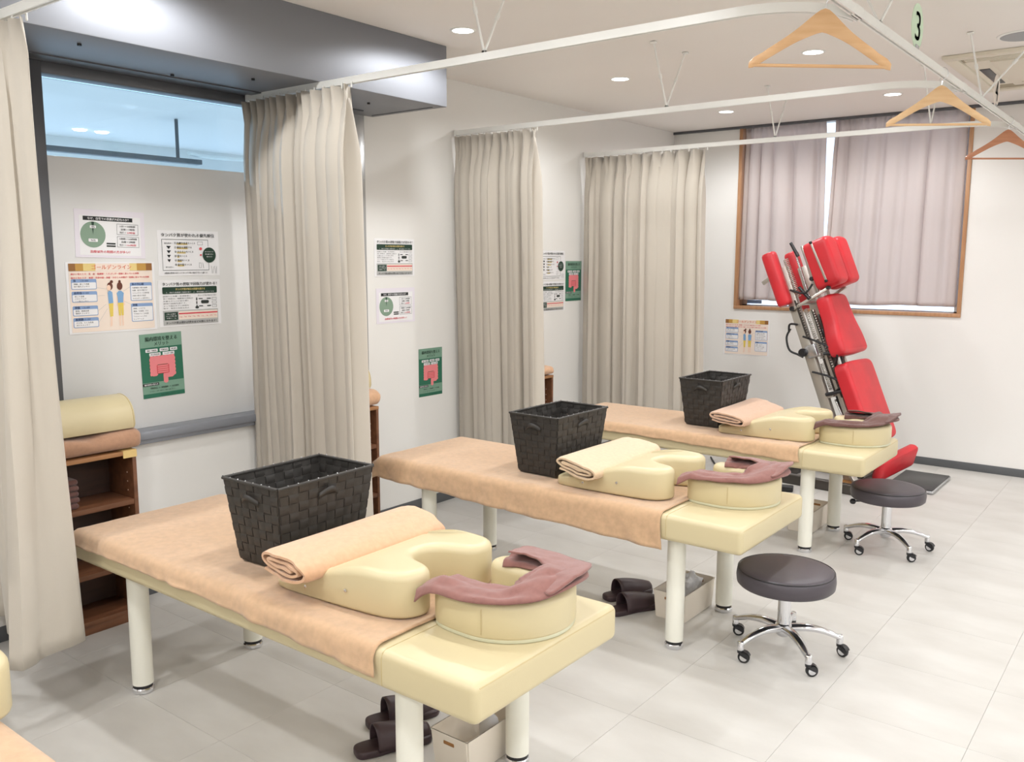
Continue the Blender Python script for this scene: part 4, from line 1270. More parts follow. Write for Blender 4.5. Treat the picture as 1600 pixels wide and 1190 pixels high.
# rolled / folded blankets with spiral ends
def make_roll(m, label, seed, loc, rz, tilt, L=0.60, W=0.235, H=0.085, flat=1.0):
    r = empty('folded_blanket', loc, label=label, cat='blanket', group='folded terry blankets on the chest cushions')
    r.rotation_euler = (tilt[0], tilt[1], rz)
    th = 0.0095
    # spiral cross-section (x,z), flattened
    path = []
    turns = 2.35; n = 110
    for i in range(n + 1):
        t = i / n
        a = -PI / 2 - 0.6 + t * turns * 2 * PI
        k = 1 - 0.27 * t * turns
        x = math.copysign(abs(math.cos(a)) ** 0.72, math.cos(a)) * (W / 2 - th / 2 - 0.026 * t * turns)
        z = math.copysign(abs(math.sin(a)) ** 0.85, math.sin(a)) * (H / 2 - th / 2 - 0.0165 * t * turns)
        path.append(Vector((x, max(-H, z))))
    def sect(y, sc):
        A, C = [], []
        for i, p in enumerate(path):
            q = path[min(n, i + 1)] - path[max(0, i - 1)]
            q = Vector((-q.y, q.x)).normalized() * th * 0.46
            wv = 0.0035 * noise.noise((p.x * 30, p.y * 60, y * 3 + seed))
            for S, s in ((A, 1), (C, -1)):
                S.append(((p.x + s * q.x) * sc, y + 0.012 * noise.noise((p.x * 14, p.y * 30, seed + 3)) * (1 if abs(y) > L / 2 - 0.03 else 0), H / 2 + (p.y + s * q.y) * sc + wv + 0.004 * math.sin(p.x * 20 + y * 4 + seed)))
        return A + C[::-1]
    b = B(); rings = []
    M_ = 22
    for j in range(M_ + 1):
        y = (j / M_ - 0.5) * L
        e = max(0, abs(j / M_ - 0.5) * 2 - 0.88) / 0.12
        rings.append([b.verts.new(p) for p in sect(y, 1 - 0.07 * e * e)])
    K = len(rings[0])
    for A, C in zip(rings, rings[1:]):
        for k in range(K): b.faces.new((A[k], A[(k + 1) % K], C[(k + 1) % K], C[k]))
    h = K // 2
    for R_, in ((rings[0],), (rings[-1],)):
        for k in range(h - 1): b.faces.new((R_[k], R_[k + 1], R_[K - 2 - k], R_[K - 1 - k]))
    obj('rolled_cloth', b, m, r, smooth=60)
    return r
make_roll(M['roll_tan'], 'tan rolled terry blanket on the chest cushion of the nearest full bed', 1.0, (-2.06, BY[0] + 0.335, BZ1 + 0.078), 0.0, (0, 0.18))
make_roll(M['roll_cream'], 'pale cream folded terry blanket on the chest cushion of the middle bed', 5.0, (-2.075, BY[1] + 0.335, BZ1 + 0.078), 0.02, (0, 0.18), W=0.25, H=0.078)
make_roll(M['roll_pink'], 'beige pink folded terry blanket on the chest cushion of the farthest bed', 8.0, (-2.065, BY[2] + 0.33, BZ1 + 0.078), 0.0, (0, 0.18), W=0.26, H=0.072)

# ================================================================== BASKETS
def make_basket(label):
    r = empty('woven_basket', (0, 0, 0), label=label, cat='basket', group='dark woven strap baskets on the beds')
    H = 0.292
    bw, bd, tw, td = 0.215 / 2, 0.345 / 2, 0.275 / 2, 0.415 / 2
    def half(z):
        t = z / H; return bw + (tw - bw) * t, bd + (td - bd) * t
    rows = 9; nx, ny = 7, 10       # columns on short (along x) and long (along y) sides
    step = (H - 0.012) / rows
    def corners_path(z):
        """positions around the perimeter: list of (point, outward normal) per column centre/gap"""
        hx, hy = half(z); out = []
        for k in range(nx): out.append((Vector((-hx + (k + 0.5) * 2 * hx / nx, -hy, z)), Vector((0, -1, 0))))
        for k in range(ny): out.append((Vector((hx, -hy + (k + 0.5) * 2 * hy / ny, z)), Vector((1, 0, 0))))
        for k in range(nx): out.append((Vector((hx - (k + 0.5) * 2 * hx / nx, hy, z)), Vector((0, 1, 0))))
        for k in range(ny): out.append((Vector((-hx, hy - (k + 0.5) * 2 * hy / ny, z)), Vector((-1, 0, 0))))
        return out
    o = 0.0026; th = 0.0013
    NC = 2 * (nx + ny)
    # horizontal straps: closed rings that pass over / under
    for j in range(rows):
        zc = 0.008 + (j + 0.5) * step; hw = step * 0.47
        b = B(); ring_lo = []; ring_hi = []
        def around(z):
            hx, hy = half(z); pts = []
            sides = [((-hx, -hy), (hx, -hy), nx, (0, -1), 0), ((hx, -hy), (hx, hy), ny, (1, 0), nx), ((hx, hy), (-hx, hy), nx, (0, 1), nx + ny), ((-hx, hy), (-hx, -hy), ny, (-1, 0), 2 * nx + ny)]
            for (a, c, n, nn, base) in sides:
                for k in range(n):
                    out = 1 if (j + base + k) % 2 == 0 else -0.55
                    for f in (0.16, 0.5, 0.84):
                        t = (k + f) / n
                        pts.append(Vector((a[0] + (c[0] - a[0]) * t + nn[0] * o * out, a[1] + (c[1] - a[1]) * t + nn[1] * o * out, z)))
            return pts
        lo_, hi_ = around(zc - hw), around(zc + hw)
        n = len(lo_)
        def ins(P): return offset2d([(p.x, p.y) for p in P], th)
        li, hi2 = ins(lo_), ins(hi_)
        A = [b.verts.new(p) for p in lo_]; C = [b.verts.new(p) for p in hi_]
        D = [b.verts.new((p.x, p.y, zc - hw)) for p in li]; E = [b.verts.new((p.x, p.y, zc + hw)) for p in hi2]
        for i in range(n):
            k = (i + 1) % n
            b.faces.new((A[i], A[k], C[k], C[i])); b.faces.new((D[k], D[i], E[i], E[k]))
            b.faces.new((C[i], C[k], E[k], E[i])); b.faces.new((A[k], A[i], D[i], D[k]))
        obj('horizontal_strap', b, M['basket'], r, smooth=30)
    # vertical straps
    for cidx in range(NC):
        b = B(); cols = []
        for j in range(rows):
            for f in (0.16, 0.5, 0.84):
                z = 0.008 + (j + f) * step
                p, nn = corners_path(z)[cidx]
                hx, hy = half(z)
                wv = (2 * hx / nx if nn.y else 2 * hy / ny) * 0.47
                out = -0.55 if (j + cidx) % 2 == 0 else 1
                tdir = Vector((-nn.y, nn.x, 0))
                q = p + nn * o * out
                cols.append([b.verts.new(q - tdir * wv), b.verts.new(q + tdir * wv), b.verts.new(q + tdir * wv - nn * th), b.verts.new(q - tdir * wv - nn * th)])
        for A, C in zip(cols, cols[1:]):
            for k in range(4): b.faces.new((A[k], A[(k + 1) % 4], C[(k + 1) % 4], C[k]))
        b.faces.new(cols[0][::-1]); b.faces.new(cols[-1])
        obj('vertical_strap', b, M['basket'], r, smooth=30)
    hx, hy = half(H - 0.004)
    b = B()
    loop = [(-hx, -hy), (hx, -hy), (hx, hy), (-hx, hy)]
    for (a, c) in zip(loop, loop[1:] + loop[:1]):
        bar(b, (a[0], a[1], H - 0.008), (c[0], c[1], H - 0.008), 0.014, 0.008, 0.002)
    obj('rim', b, M['basket'], r, smooth=40)
    b = B()
    for (a, c) in zip(loop, loop[1:] + loop[:1]):
        n = 7 if abs(a[0] - c[0]) > 0.01 else 10
        for k in range(n + 1):
            t = k / n; x = a[0] + (c[0] - a[0]) * t; y = a[1] + (c[1] - a[1]) * t
            box(b, (x, y, H - 0.003), (0.004, 0.004, 0.0045), 0.001, 1)
    obj('rim_stitch', b, M['silver'], r)
    b = B(); bx(b, -bw + 0.004, bw - 0.004, -bd + 0.004, bd - 0.004, 0.002, 0.008); obj('bottom', b, M['basket'], r)
    # bowed strap handles on the short sides and long near side
    def handle(c, d, n, wl=0.085):
        b = B(); c = Vector(c); d = Vector(d); n = Vector(n)
        def fn(u, v):
            t = (u - 0.5) * 2
            h = math.cos(t * PI / 2)
            p = c + d * t * wl / 2 + n * (0.006 + 0.016 * max(0, h)) + Vector((0, 0, 0.020 * h + (v - 0.5) * 0.020))
            return p
        grid(b, 18, 1, fn)
        o_ = obj('handle', b, M['basket'], r, smooth=60)
        md = o_.modifiers.new('thickness', 'SOLIDIFY'); md.thickness = 0.002
    hx, hy = half(0.225)
    handle((0.0, -hy - 0.002, 0.222), (1, 0, 0), (0, -1, 0)); handle((0.0, hy + 0.002, 0.222), (-1, 0, 0), (0, 1, 0))
    handle((hx + 0.002, 0.0, 0.228), (0, 1, 0), (1, 0, 0)); handle((-hx - 0.002, 0.0, 0.228), (0, -1, 0), (-1, 0, 0))
    return r
k0 = make_basket('dark woven basket on the nearest full bed')
index_children()
KB = [(-2.350, 1.868, 0.03), (-2.357, 3.415, -0.01), (-2.292, 4.995, 0.0)]
KL = ['dark woven basket on the nearest full bed', 'dark woven basket on the middle bed', 'dark woven basket on the farthest bed']
for k, (x, y, a) in enumerate(KB):
    c = k0 if k == 0 else copy_tree(k0)
    c.location = (x, y, BZ1 + 0.013); c.rotation_euler = (0, 0, a); c['label'] = KL[k]

# ================================================================== STOOLS
def make_stool(label):
    r = empty('rolling_stool', (0, 0, 0), label=label, cat='stool', group='round rolling stools')
    R = 0.192
    b = B()
    lathe(b, [(R - 0.03, 0.283), (R - 0.008, 0.285), (R, 0.293), (R + 0.003, 0.318), (R, 0.342), (R - 0.008, 0.352), (R - 0.02, 0.356), (R - 0.06, 0.359), (0.002, 0.361)], 56)
    st = obj('seat', b, M['stool'], r, smooth=60)
    b = B(); tube(b, [(math.cos(2 * PI * k / 56) * (R - 0.003), math.sin(2 * PI * k / 56) * (R - 0.003), 0.3505) for k in range(56)], 0.002, 6, closed=True)
    obj('piping', b, M['blackplastic'], st)
    b = B(); lathe(b, [(0.09, 0.270), (0.13, 0.274), (0.13, 0.283)], 32); obj('seat_plate', b, M['blackplastic'], r)
    b = B(); lathe(b, [(0.026, 0.115), (0.026, 0.262)], 28); obj('column', b, M['chrome'], r)
    b = B(); lathe(b, [(0.028, 0.262), (0.028, 0.272)], 28); obj('collar', b, M['black'], r)
    b = B(); lathe(b, [(0.022, 0.070), (0.030, 0.078), (0.036, 0.10), (0.034, 0.118), (0.027, 0.124)], 28); obj('hub', b, M['chrome'], r)
    for k in range(5):
        a = math.radians(-116 + 72 * k)
        d = Vector((math.cos(a), math.sin(a), 0)); n = Vector((-d.y, d.x, 0))
        b = B(); rings = []
        for i in range(13):
            t = i / 12
            rad = 0.02 + 0.205 * t
            zc = 0.104 - 0.030 * t ** 2.2 + 0.010 * math.sin(PI * t)
            hw = 0.024 - 0.010 * t; hh = 0.017 - 0.006 * t
            rings.append([b.verts.new(d * rad + n * hw * math.cos(2 * PI * q / 12) + Vector((0, 0, zc + hh * math.sin(2 * PI * q / 12)))) for q in range(12)])
        for A, C in zip(rings, rings[1:]):
            for q in range(12): b.faces.new((A[q], A[(q + 1) % 12], C[(q + 1) % 12], C[q]))
        b.faces.new(rings[0][::-1]); b.faces.new(rings[-1])
        tip = d * 0.222
        lathe(b, [(0.0135, 0.052), (0.0135, 0.084), (0.010, 0.088)], 18, Matrix.Translation(tip))
        arm = obj('base_arm', b, M['chrome'], r, smooth=50)
        ca = math.radians((12, 38, -14, 205, 24)[k])
        cd = Vector((math.cos(ca), math.sin(ca), 0)); cn = Vector((-cd.y, cd.x, 0))
        wc = tip + cd * 0.014
        b = B()
        lathe(b, [(0.0125, 0.040), (0.0135, 0.054)], 16, Matrix.Translation(tip))
        # hooded fork
        for s in (-1, 1):
            pts = []
            for q in range(9):
                t = math.radians(-20 + 170 * q / 8)
                pts.append(wc + cn * s * 0.0125 + cd * 0.020 * math.cos(t) + Vector((0, 0, 0.024 + 0.020 * math.sin(t))))
            f = [b.verts.new(p) for p in pts]; g_ = [b.verts.new(p - cn * s * 0.004) for p in pts]
            b.faces.new(f); b.faces.new(g_[::-1])
            for q in range(9): b.faces.new((f[q], f[(q + 1) % 9], g_[(q + 1) % 9], g_[q]))
        hood = [[], []]
        for q in range(7):
            t = math.radians(20 + 130 * q / 6)
            for si, s in enumerate((-1, 1)): hood[si].append(b.verts.new(wc + cn * s * 0.0125 + cd * 0.0265 * math.cos(t) + Vector((0, 0, 0.024 + 0.0265 * math.sin(t)))))
        for q in range(6): b.faces.new((hood[0][q], hood[0][q + 1], hood[1][q + 1], hood[1][q]))
        cs = obj('caster', b, M['blackplastic'], r, smooth=50)
        mt, _ = align(wc + Vector((0, 0, 0.0235)) - cn * 0.0085, wc + Vector((0, 0, 0.0235)) + cn * 0.0085)
        b = B(); lathe(b, [(0.0195, 0), (0.0235, 0.003), (0.0235, 0.014), (0.0195, 0.017)], 24, mt); obj('wheel', b, M['black'], cs)
        b = B(); lathe(b, [(0.010, -0.001), (0.015, -0.0006), (0.015, 0.0176), (0.010, 0.018)], 20, mt); obj('wheel_disc', b, M['chrome'], cs)
    b = B(); a = math.radians(205); d = Vector((math.cos(a), math.sin(a), 0))
    rod(b, Vector((0, 0, 0.268)) + d * 0.05, Vector((0, 0, 0.262)) + d * 0.168, 0.004, 8); lv = obj('height_lever', b, M['blackplastic'], r)
    b = B(); lathe(b, [(0.006, -0.016), (0.014, -0.010), (0.016, 0.0), (0.014, 0.010), (0.006, 0.016)], 16, Matrix.Translation(Vector((0, 0, 0.260)) + d * 0.18) @ Matrix.Rotation(a, 4, 'Z') @ Matrix.Rotation(PI / 2, 4, 'Y')); obj('lever_knob', b, M['blackplastic'], lv)
    return r
st0 = make_stool('dark round rolling stool by the end of the middle bed')
st0.location = (-1.227, 3.405, 0)
index_children()
c = copy_tree(st0); c.location = (-1.262, 5.02, 0); c.rotation_euler = (0, 0, 0.02); c['label'] = 'dark round rolling stool by the end of the farthest bed'
for ch in CH[st0.name]:
    if ch.name.startswith('height_lever'): ch.rotation_euler = (0, 0, math.radians(-130))

# ================================================================== SLIPPERS
def make_slipper(label, loc, rz):
    r = empty('slipper', loc, rz, label=label, cat='slipper', group='dark brown slippers under the beds')
    ol = cat([(0, -0.13, 0), (0.032, -0.12, 0), (0.040, -0.07, 0), (0.038, 0.0, 0), (0.048, 0.07, 0), (0.040, 0.118, 0), (0.0, 0.138, 0), (-0.040, 0.118, 0), (-0.046, 0.07, 0), (-0.036, 0.0, 0), (-0.040, -0.07, 0), (-0.032, -0.12, 0)], 5, True)
    b = B(); slab(b, [(p.x, p.y) for p in ol], 0.026, 0.009, 0.0); obj('sole', b, M['slipper'], r, smooth=60)
    b = B()
    def fn(u, v):
        y = -0.045 + 0.170 * u
        a = PI * v
        wv = 0.047 - 0.012 * max(0, u - 0.6) / 0.4 * 1.4
        hh = 0.078 * (1 - 0.55 * u ** 1.6)
        q = 0.018 * (1 - math.sin(a)) if u < 0.02 else 0
        return Vector((wv * math.cos(a) * 1.0, y - q - 0.02 * math.sin(a) * (1 - u), 0.016 + hh * math.sin(a) ** 0.8))
    grid(b, 14, 18, fn)
    o_ = obj('upper', b, M['slipper'], r, smooth=60)
    md = o_.modifiers.new('thickness', 'SOLIDIFY'); md.thickness = 0.004; md.offset = -1
    return r
for (x, y, a, l) in ((-1.925, 3.40, -0.42, 'dark brown slipper beside the storage box under the middle bed, nearer of the pair'),
                     (-2.035, 3.535, -0.42, 'dark brown slipper under the middle bed, farther of the pair'),
                     (-1.975, 1.915, -0.42, 'dark brown slipper beside the storage box under the nearest full bed, lower of the pair'),
                     (-2.075, 2.06, -0.42, 'dark brown slipper under the nearest full bed, upper of the pair')):
    make_slipper(l, (x, y, 0.001), a)

# ================================================================== STORAGE BOXES
def make_box(label):
    r = empty('storage_box', (0, 0, 0), label=label, cat='box', group='beige storage boxes under the beds')
    b = B(); hx, hy, H = 0.078, 0.155, 0.128; t = 0.0035; k = 0.92
    def wall(x0, y0, x1, y1):
        v = []
        for (s, inn) in ((1, 0), (1, t)):
            pass
    o1 = [(-hx, -hy), (hx, -hy), (hx, hy), (-hx, hy)]
    lo_o = [b.verts.new((x * k, y * k, 0.0)) for x, y in o1]; hi_o = [b.verts.new((x, y, H)) for x, y in o1]
    f = lambda x, d: x - math.copysign(d, x)
    hi_i = [b.verts.new((f(x, t), f(y, t), H)) for x, y in o1]; lo_i = [b.verts.new((f(x * k, t), f(y * k, t), t)) for x, y in o1]
    for A, C in ((lo_o, hi_o), (hi_o, hi_i), (hi_i, lo_i)):
        for i in range(4): b.faces.new((A[i], A[(i + 1) % 4], C[(i + 1) % 4], C[i]))
    b.faces.new(lo_o[::-1]); b.faces.new(lo_i)
    bmesh.ops.bevel(b, geom=[e for e in b.edges if abs(e.verts[0].co.z - e.verts[1].co.z) > 0.05], offset=0.006, segments=3, affect='EDGES')
    obj('body', b, M['box'], r, smooth=40)
    b = B()
    for s in (-1, 1): bx(b, -0.022, 0.022, s * (hy - 0.008), s * (hy - 0.0005), H - 0.035, H - 0.022, 0.003)
    obj('hand_slot', b, M['p_bronze'], r)
    return r
bx0 = make_box('beige storage box under the nearest full bed, holding a clear bottle')
bx0.location = (-1.725, 2.065, 0.001)
index_children()
c = copy_tree(bx0); c.location = (-1.742, 3.545, 0.001); c['label'] = 'beige storage box with a crumpled plastic bag under the middle bed'
c = copy_tree(bx0); c.location = (-1.745, 5.17, 0.001); c['label'] = 'beige storage box under the farthest bed, mostly hidden by its leg'
def crumple(loc, s, label, name, catg, seed, m):
    b = B(); bmesh.ops.create_icosphere(b, subdivisions=4, radius=1.0)
    for v in b.verts:
        n = noise.noise(v.co * 2.2 + Vector((seed, 0, 0))) * 0.35 + noise.noise(v.co * 5 + Vector((0, seed, 0))) * 0.16
        v.co = v.co * (0.85 + n); v.co = Vector((v.co.x * s[0], v.co.y * s[1], max(v.co.z, -0.8) * s[2]))
    o = obj(name, b, m, None, smooth=40); o.location = loc
    tag(o, label, catg); return o
crumple((-1.742, 3.60, 0.085), (0.055, 0.085, 0.075), 'crumpled milky plastic bag in the box under the middle bed', 'plastic_bag', 'bag', 2.0, M['bag'])
crumple((-1.742, 3.475, 0.06), (0.05, 0.055, 0.05), 'small clear plastic packet in front of the bag in the middle bed box', 'plastic_packet', 'packet', 6.0, M['bag'])
r = empty('spray_bottle', (-1.715, 2.10, 0.006), label='clear plastic bottle standing in the box under the nearest full bed', cat='bottle')
b = B(); lathe(b, [(0.028, 0), (0.032, 0.004), (0.033, 0.08), (0.028, 0.10), (0.013, 0.118), (0.012, 0.126)], 28); obj('body', b, M['bag'], r, smooth=50)
b = B(); lathe(b, [(0.013, 0.124), (0.013, 0.142)], 20); bx(b, -0.012, 0.030, -0.008, 0.008, 0.142, 0.156, 0.003); obj('spray_head', b, M['rail'], r)

# ================================================================== RED STANDING TABLE
MB_ = Vector((-1.473, 6.321, 0)); yaw, lean = -0.1, 0.397
n0 = Vector((math.cos(yaw), math.sin(yaw), 0)); Wv = Vector((-math.sin(yaw), math.cos(yaw), 0))
tv = -n0 * math.sin(lean) + Vector((0, 0, math.cos(lean))); nv_ = n0 * math.cos(lean) + Vector((0, 0, math.sin(lean)))
root = empty('decompression_table', MB_, label='upright red and steel spinal treatment table standing before the window', cat='treatment table')
# local frame: x = n, y = w, z = t
LT = Matrix(((nv_.x, Wv.x, tv.x, 0), (nv_.y, Wv.y, tv.y, 0), (nv_.z, Wv.z, tv.z, 0), (0, 0, 0, 1)))
def P_(s, w, n): return LT @ Vector((n, w, s))
def mobj(name, bm, m, parent=root, smooth=45, local=True, label=None):
    if local: bmesh.ops.transform(bm, matrix=LT, verts=bm.verts[:])
    o = obj(name, bm, m, parent, smooth)
    if label: o['label'] = label
    return o
def pad(name, ol, n0_, n1_, r=0.022, label=None):
    """ol: outline (w,s)"""
    b = B()
    pts = smooth_outline(cat([(a, c, 0) for a, c in ol], 4, True), 110, 3)
    slab(b, pts, n1_ - n0_, r, 0.0)
    # map slab x->w, y->s, z->n
    for v in b.verts: v.co = Vector((v.co.z + n0_, v.co.x, v.co.y))
    return mobj(name, b, M['red'], label=label, smooth=75)
def rr_ol(w0, w1, s0, s1, r=0.05):
    return [(w0 + r, s0), ((w0 + w1) / 2, s0 - 0.002), (w1 - r, s0), (w1 - r * 0.29, s0 + r * 0.29), (w1, s0 + r), (w1, (s0 + s1) / 2), (w1, s1 - r), (w1 - r * 0.29, s1 - r * 0.29), (w1 - r, s1), ((w0 + w1) / 2, s1 + 0.004), (w0 + r, s1), (w0 + r * 0.29, s1 - r * 0.29), (w0, s1 - r), (w0, (s0 + s1) / 2), (w0, s0 + r), (w0 + r * 0.29, s0 + r * 0.29)]
pad('thigh_pad', rr_ol(-0.225, 0.225, 0.386, 0.972), -0.10, 0.0, 0.026)
bk = [(-0.185, 1.028), (0, 1.022), (0.185, 1.028), (0.212, 1.055), (0.205, 1.16), (0.170, 1.26), (0.158, 1.36), (0.150, 1.435), (0.125, 1.462), (0, 1.468), (-0.125, 1.462), (-0.150, 1.435), (-0.158, 1.36), (-0.170, 1.26), (-0.205, 1.16), (-0.212, 1.055)]
pad('back_pad', bk, -0.095, 0.012, 0.03)
pad('head_pad', rr_ol(-0.185, -0.008, 1.505, 1.850, 0.045), -0.045, 0.135, 0.03)
pad('head_pad', rr_ol(0.008, 0.185, 1.505, 1.850, 0.045), -0.045, 0.135, 0.03)
b = B(); bar(b, (0.045, -0.190, 1.545), (0.030, -0.190, 1.835), 0.016, 0.006, 0.002, up=(0, 1, 0)); mobj('head_strap_bar', b, M['steel'], label='steel bar on the side of the head pad')
for s_, n_ in ((1.545, 0.045), (1.835, 0.030)):
    b = B(); box(b, (n_, -0.193, s_), (0.022, 0.012, 0.018), 0.004); mobj('bar_knob', b, M['blackplastic'])
# arm pads
for (w, s0, s1, n_) in ((-0.20, 1.490, 1.885, -0.285), (0.22, 1.46, 1.905, -0.315)):
    b = B()
    prof = []
    for k in range(16):
        a = 2 * PI * k / 16
        prof.append((0.052 * math.copysign(abs(math.cos(a)) ** 0.7, math.cos(a)), 0.048 * math.copysign(abs(math.sin(a)) ** 0.7, math.sin(a))))
    rings = []
    for (s_, q) in ((s0, 0.82), (s0 + 0.012, 0.96), (s0 + 0.03, 1), (s1 - 0.03, 1), (s1 - 0.012, 0.96), (s1, 0.82)):
        rings.append([b.verts.new((n_ + p[0] * q, w + p[1] * q, s_)) for p in prof])
    for A, C in zip(rings, rings[1:]):
        for k in range(16): b.faces.new((A[k], A[(k + 1) % 16], C[(k + 1) % 16], C[k]))
    b.faces.new(rings[0][::-1]); b.faces.new(rings[-1])
    mobj('arm_pad', b, M['red'], smooth=60)
# foot pad near floor, long axis along the width
b = B()
pa, pb = Vector((-1.665, 6.30, 0.13)) - MB_, Vector((-1.535, 6.72, 0.20)) - MB_
bar(b, pa, pb, 0.075, 0.17, 0.03, up=(0.35, 0, 1)); mobj('foot_pad', b, M['red'], local=False)
# steel frame
def fbar(nm, a, c, w, h, m='steel', bev=0.004):
    b = B(); bar(b, (a[2], a[1], a[0]), (c[2], c[1], c[0]), w, h, bev, up=(0, 1, 0)); return mobj(nm, b, M[m])
fbar('main_rail', (0.10, -0.16, -0.275), (1.76, -0.16, -0.235), 0.072, 0.045)
fbar('main_rail', (0.10, 0.16, -0.275), (1.76, 0.16, -0.235), 0.072, 0.045)
fbar('inner_rail', (0.20, -0.12, -0.165), (1.40, -0.12, -0.150), 0.034, 0.03)
fbar('inner_rail', (0.20, 0.12, -0.165), (1.40, 0.12, -0.150), 0.034, 0.03)
fbar('upper_rail', (1.42, -0.08, -0.085), (1.86, -0.08, -0.085), 0.022, 0.022)
fbar('upper_rail', (1.42, 0.08, -0.085), (1.86, 0.08, -0.085), 0.022, 0.022)
fbar('lifting_column', (0.30, 0.0, -0.20), (1.20, 0.0, -0.20), 0.07, 0.07, 'darksteel')
for s_, n_ in ((1.46, -0.17), (1.08, -0.19), (0.78, -0.2), (0.42, -0.2)):
    b = B(); bar(b, (n_, -0.185, s_), (n_, 0.185, s_), 0.045, 0.018, 0.003); mobj('crossbar', b, M['steel'])
b = B(); bar(b, (-0.27, -0.20, 1.44), (0.03, -0.15, 1.50), 0.02, 0.02, 0.003, up=(0, 1, 0)); mobj('bracket', b, M['steel'])
b = B(); bar(b, (-0.27, 0.18, 1.44), (0.03, 0.13, 1.50), 0.02, 0.02, 0.003, up=(0, 1, 0)); mobj('bracket', b, M['steel'])
b = B(); bar(b, (-0.40, -0.20, 1.70), (-0.30, -0.20, 1.72), 0.03, 0.02, 0.003, up=(0, 1, 0)); mobj('bracket', b, M['steel'])
for (s_, w, n_) in ((1.12, -0.19, -0.215), (0.80, -0.10, -0.14)):
    b = B(); box(b, (n_, w, s_), (0.075, 0.04, 0.09), 0.006); mobj('clamp_block', b, M['silver'])
# coil springs (stuff joined: coils of one spring are one piece)
def spring(s0, s1, w, n_, r=0.018, turns=22, name='coil_spring'):
    b = B(); pts = []
    for i in range(turns * 8 + 1):
        a = 2 * PI * i / 8
        pts.append((n_ + r * math.cos(a), w + r * math.sin(a), s0 + (s1 - s0) * i / (turns * 8)))
    tube(b, pts, 0.0034, 5); mobj(name, b, M['steel'])
spring(1.52, 1.80, -0.17, -0.190); spring(1.05, 1.42, -0.14, -0.185, 0.012, 26); spring(0.82, 1.02, -0.14, -0.20, 0.012, 16)
# toothed racks
for (w, n_, s0, s1) in ((-0.135, -0.145, 0.75, 1.40), (-0.195, -0.215, 1.22, 1.50)):
    b = B(); bar(b, (n_, w, s0), (n_, w, s1), 0.012, 0.008, 0)
    k = s0
    while k < s1 - 0.01:
        box(b, (n_ + 0.010, w, k), (0.012, 0.008, 0.008)); k += 0.018
    mobj('toothed_rack', b, M['darksteel'])
# rods
for (a, c) in (((0.50, -0.06, -0.11), (0.95, -0.06, -0.13)), ((0.50, 0.06, -0.11), (0.95, 0.06, -0.13)), ((0.30, -0.18, -0.14), (0.75, -0.10, -0.21)), ((1.10, -0.05, -0.10), (1.44, -0.05, -0.12)), ((1.46, -0.14, -0.13), (1.82, -0.14, -0.12))):
    b = B(); rod(b, (a[2], a[1], a[0]), (c[2], c[1], c[0]), 0.009, 12); mobj('chrome_rod', b, M['chrome'])
# grips, knobs
for (a, c) in (((1.79, -0.15, -0.105), (1.90, -0.15, -0.125)), ((1.47, -0.20, -0.105), (1.575, -0.20, -0.15)), ((1.06, -0.16, -0.06), (1.075, -0.19, -0.145)), ((0.80, -0.20, -0.22), (0.79, -0.19, -0.09))):
    b = B(); rod(b, (a[2], a[1], a[0]), (c[2], c[1], c[0]), 0.013, 12, 0.011); mobj('lever_grip', b, M['blackplastic'])
for (s_, w, n_, rr_) in ((1.13, -0.215, -0.275, 0.030), (1.60, -0.17, -0.055, 0.016), (1.50, -0.16, 0.03, 0.014), (1.45, -0.2, -0.25, 0.018)):
    b = B()
    mt, _ = align((n_, w + 0.02, s_), (n_, w - 0.02, s_))
    lathe(b, [(rr_ * 0.7, 0), (rr_, 0.006), (rr_, 0.028), (rr_ * 0.8, 0.036)], 16, mt); mobj('knob', b, M['blackplastic'])
b = B(); box(b, (-0.15, -0.04, 1.30), (0.06, 0.12, 0.12), 0.012); mobj('control_housing', b, M['darksteel'])
b = B(); box(b, (-0.14, -0.10, 1.22), (0.05, 0.05, 0.06), 0.01); mobj('bracket', b, M['blackplastic'])
# cables
for pts in ([(1.30, -0.20, -0.33), (1.35, -0.21, -0.30), (1.33, -0.2, -0.25)], [(1.32, -0.2, -0.31), (1.27, -0.21, -0.355), (1.18, -0.21, -0.365), (1.13, -0.2, -0.32), (1.10, -0.2, -0.29)],
            [(1.24, -0.18, -0.25), (1.14, -0.2, -0.12), (1.05, -0.2, -0.05), (0.98, -0.16, -0.10), (0.95, -0.1, -0.14)], [(0.98, -0.2, -0.26), (0.92, -0.21, -0.16), (0.84, -0.2, -0.08), (0.80, -0.18, -0.16)],
            [(1.02, -0.15, -0.05), (0.92, -0.2, -0.04), (0.84, -0.2, -0.10)], [(1.58, -0.2, -0.22), (1.52, -0.21, -0.12), (1.56, -0.2, -0.05)], [(0.8, -0.1, -0.2), (0.6, -0.12, -0.17), (0.4, -0.1, -0.18)]):
    b = B(); tube(b, [(p.z, p.y, p.x) for p in cat(pts, 8)], 0.0075, 8); mobj('cable', b, M['black'])
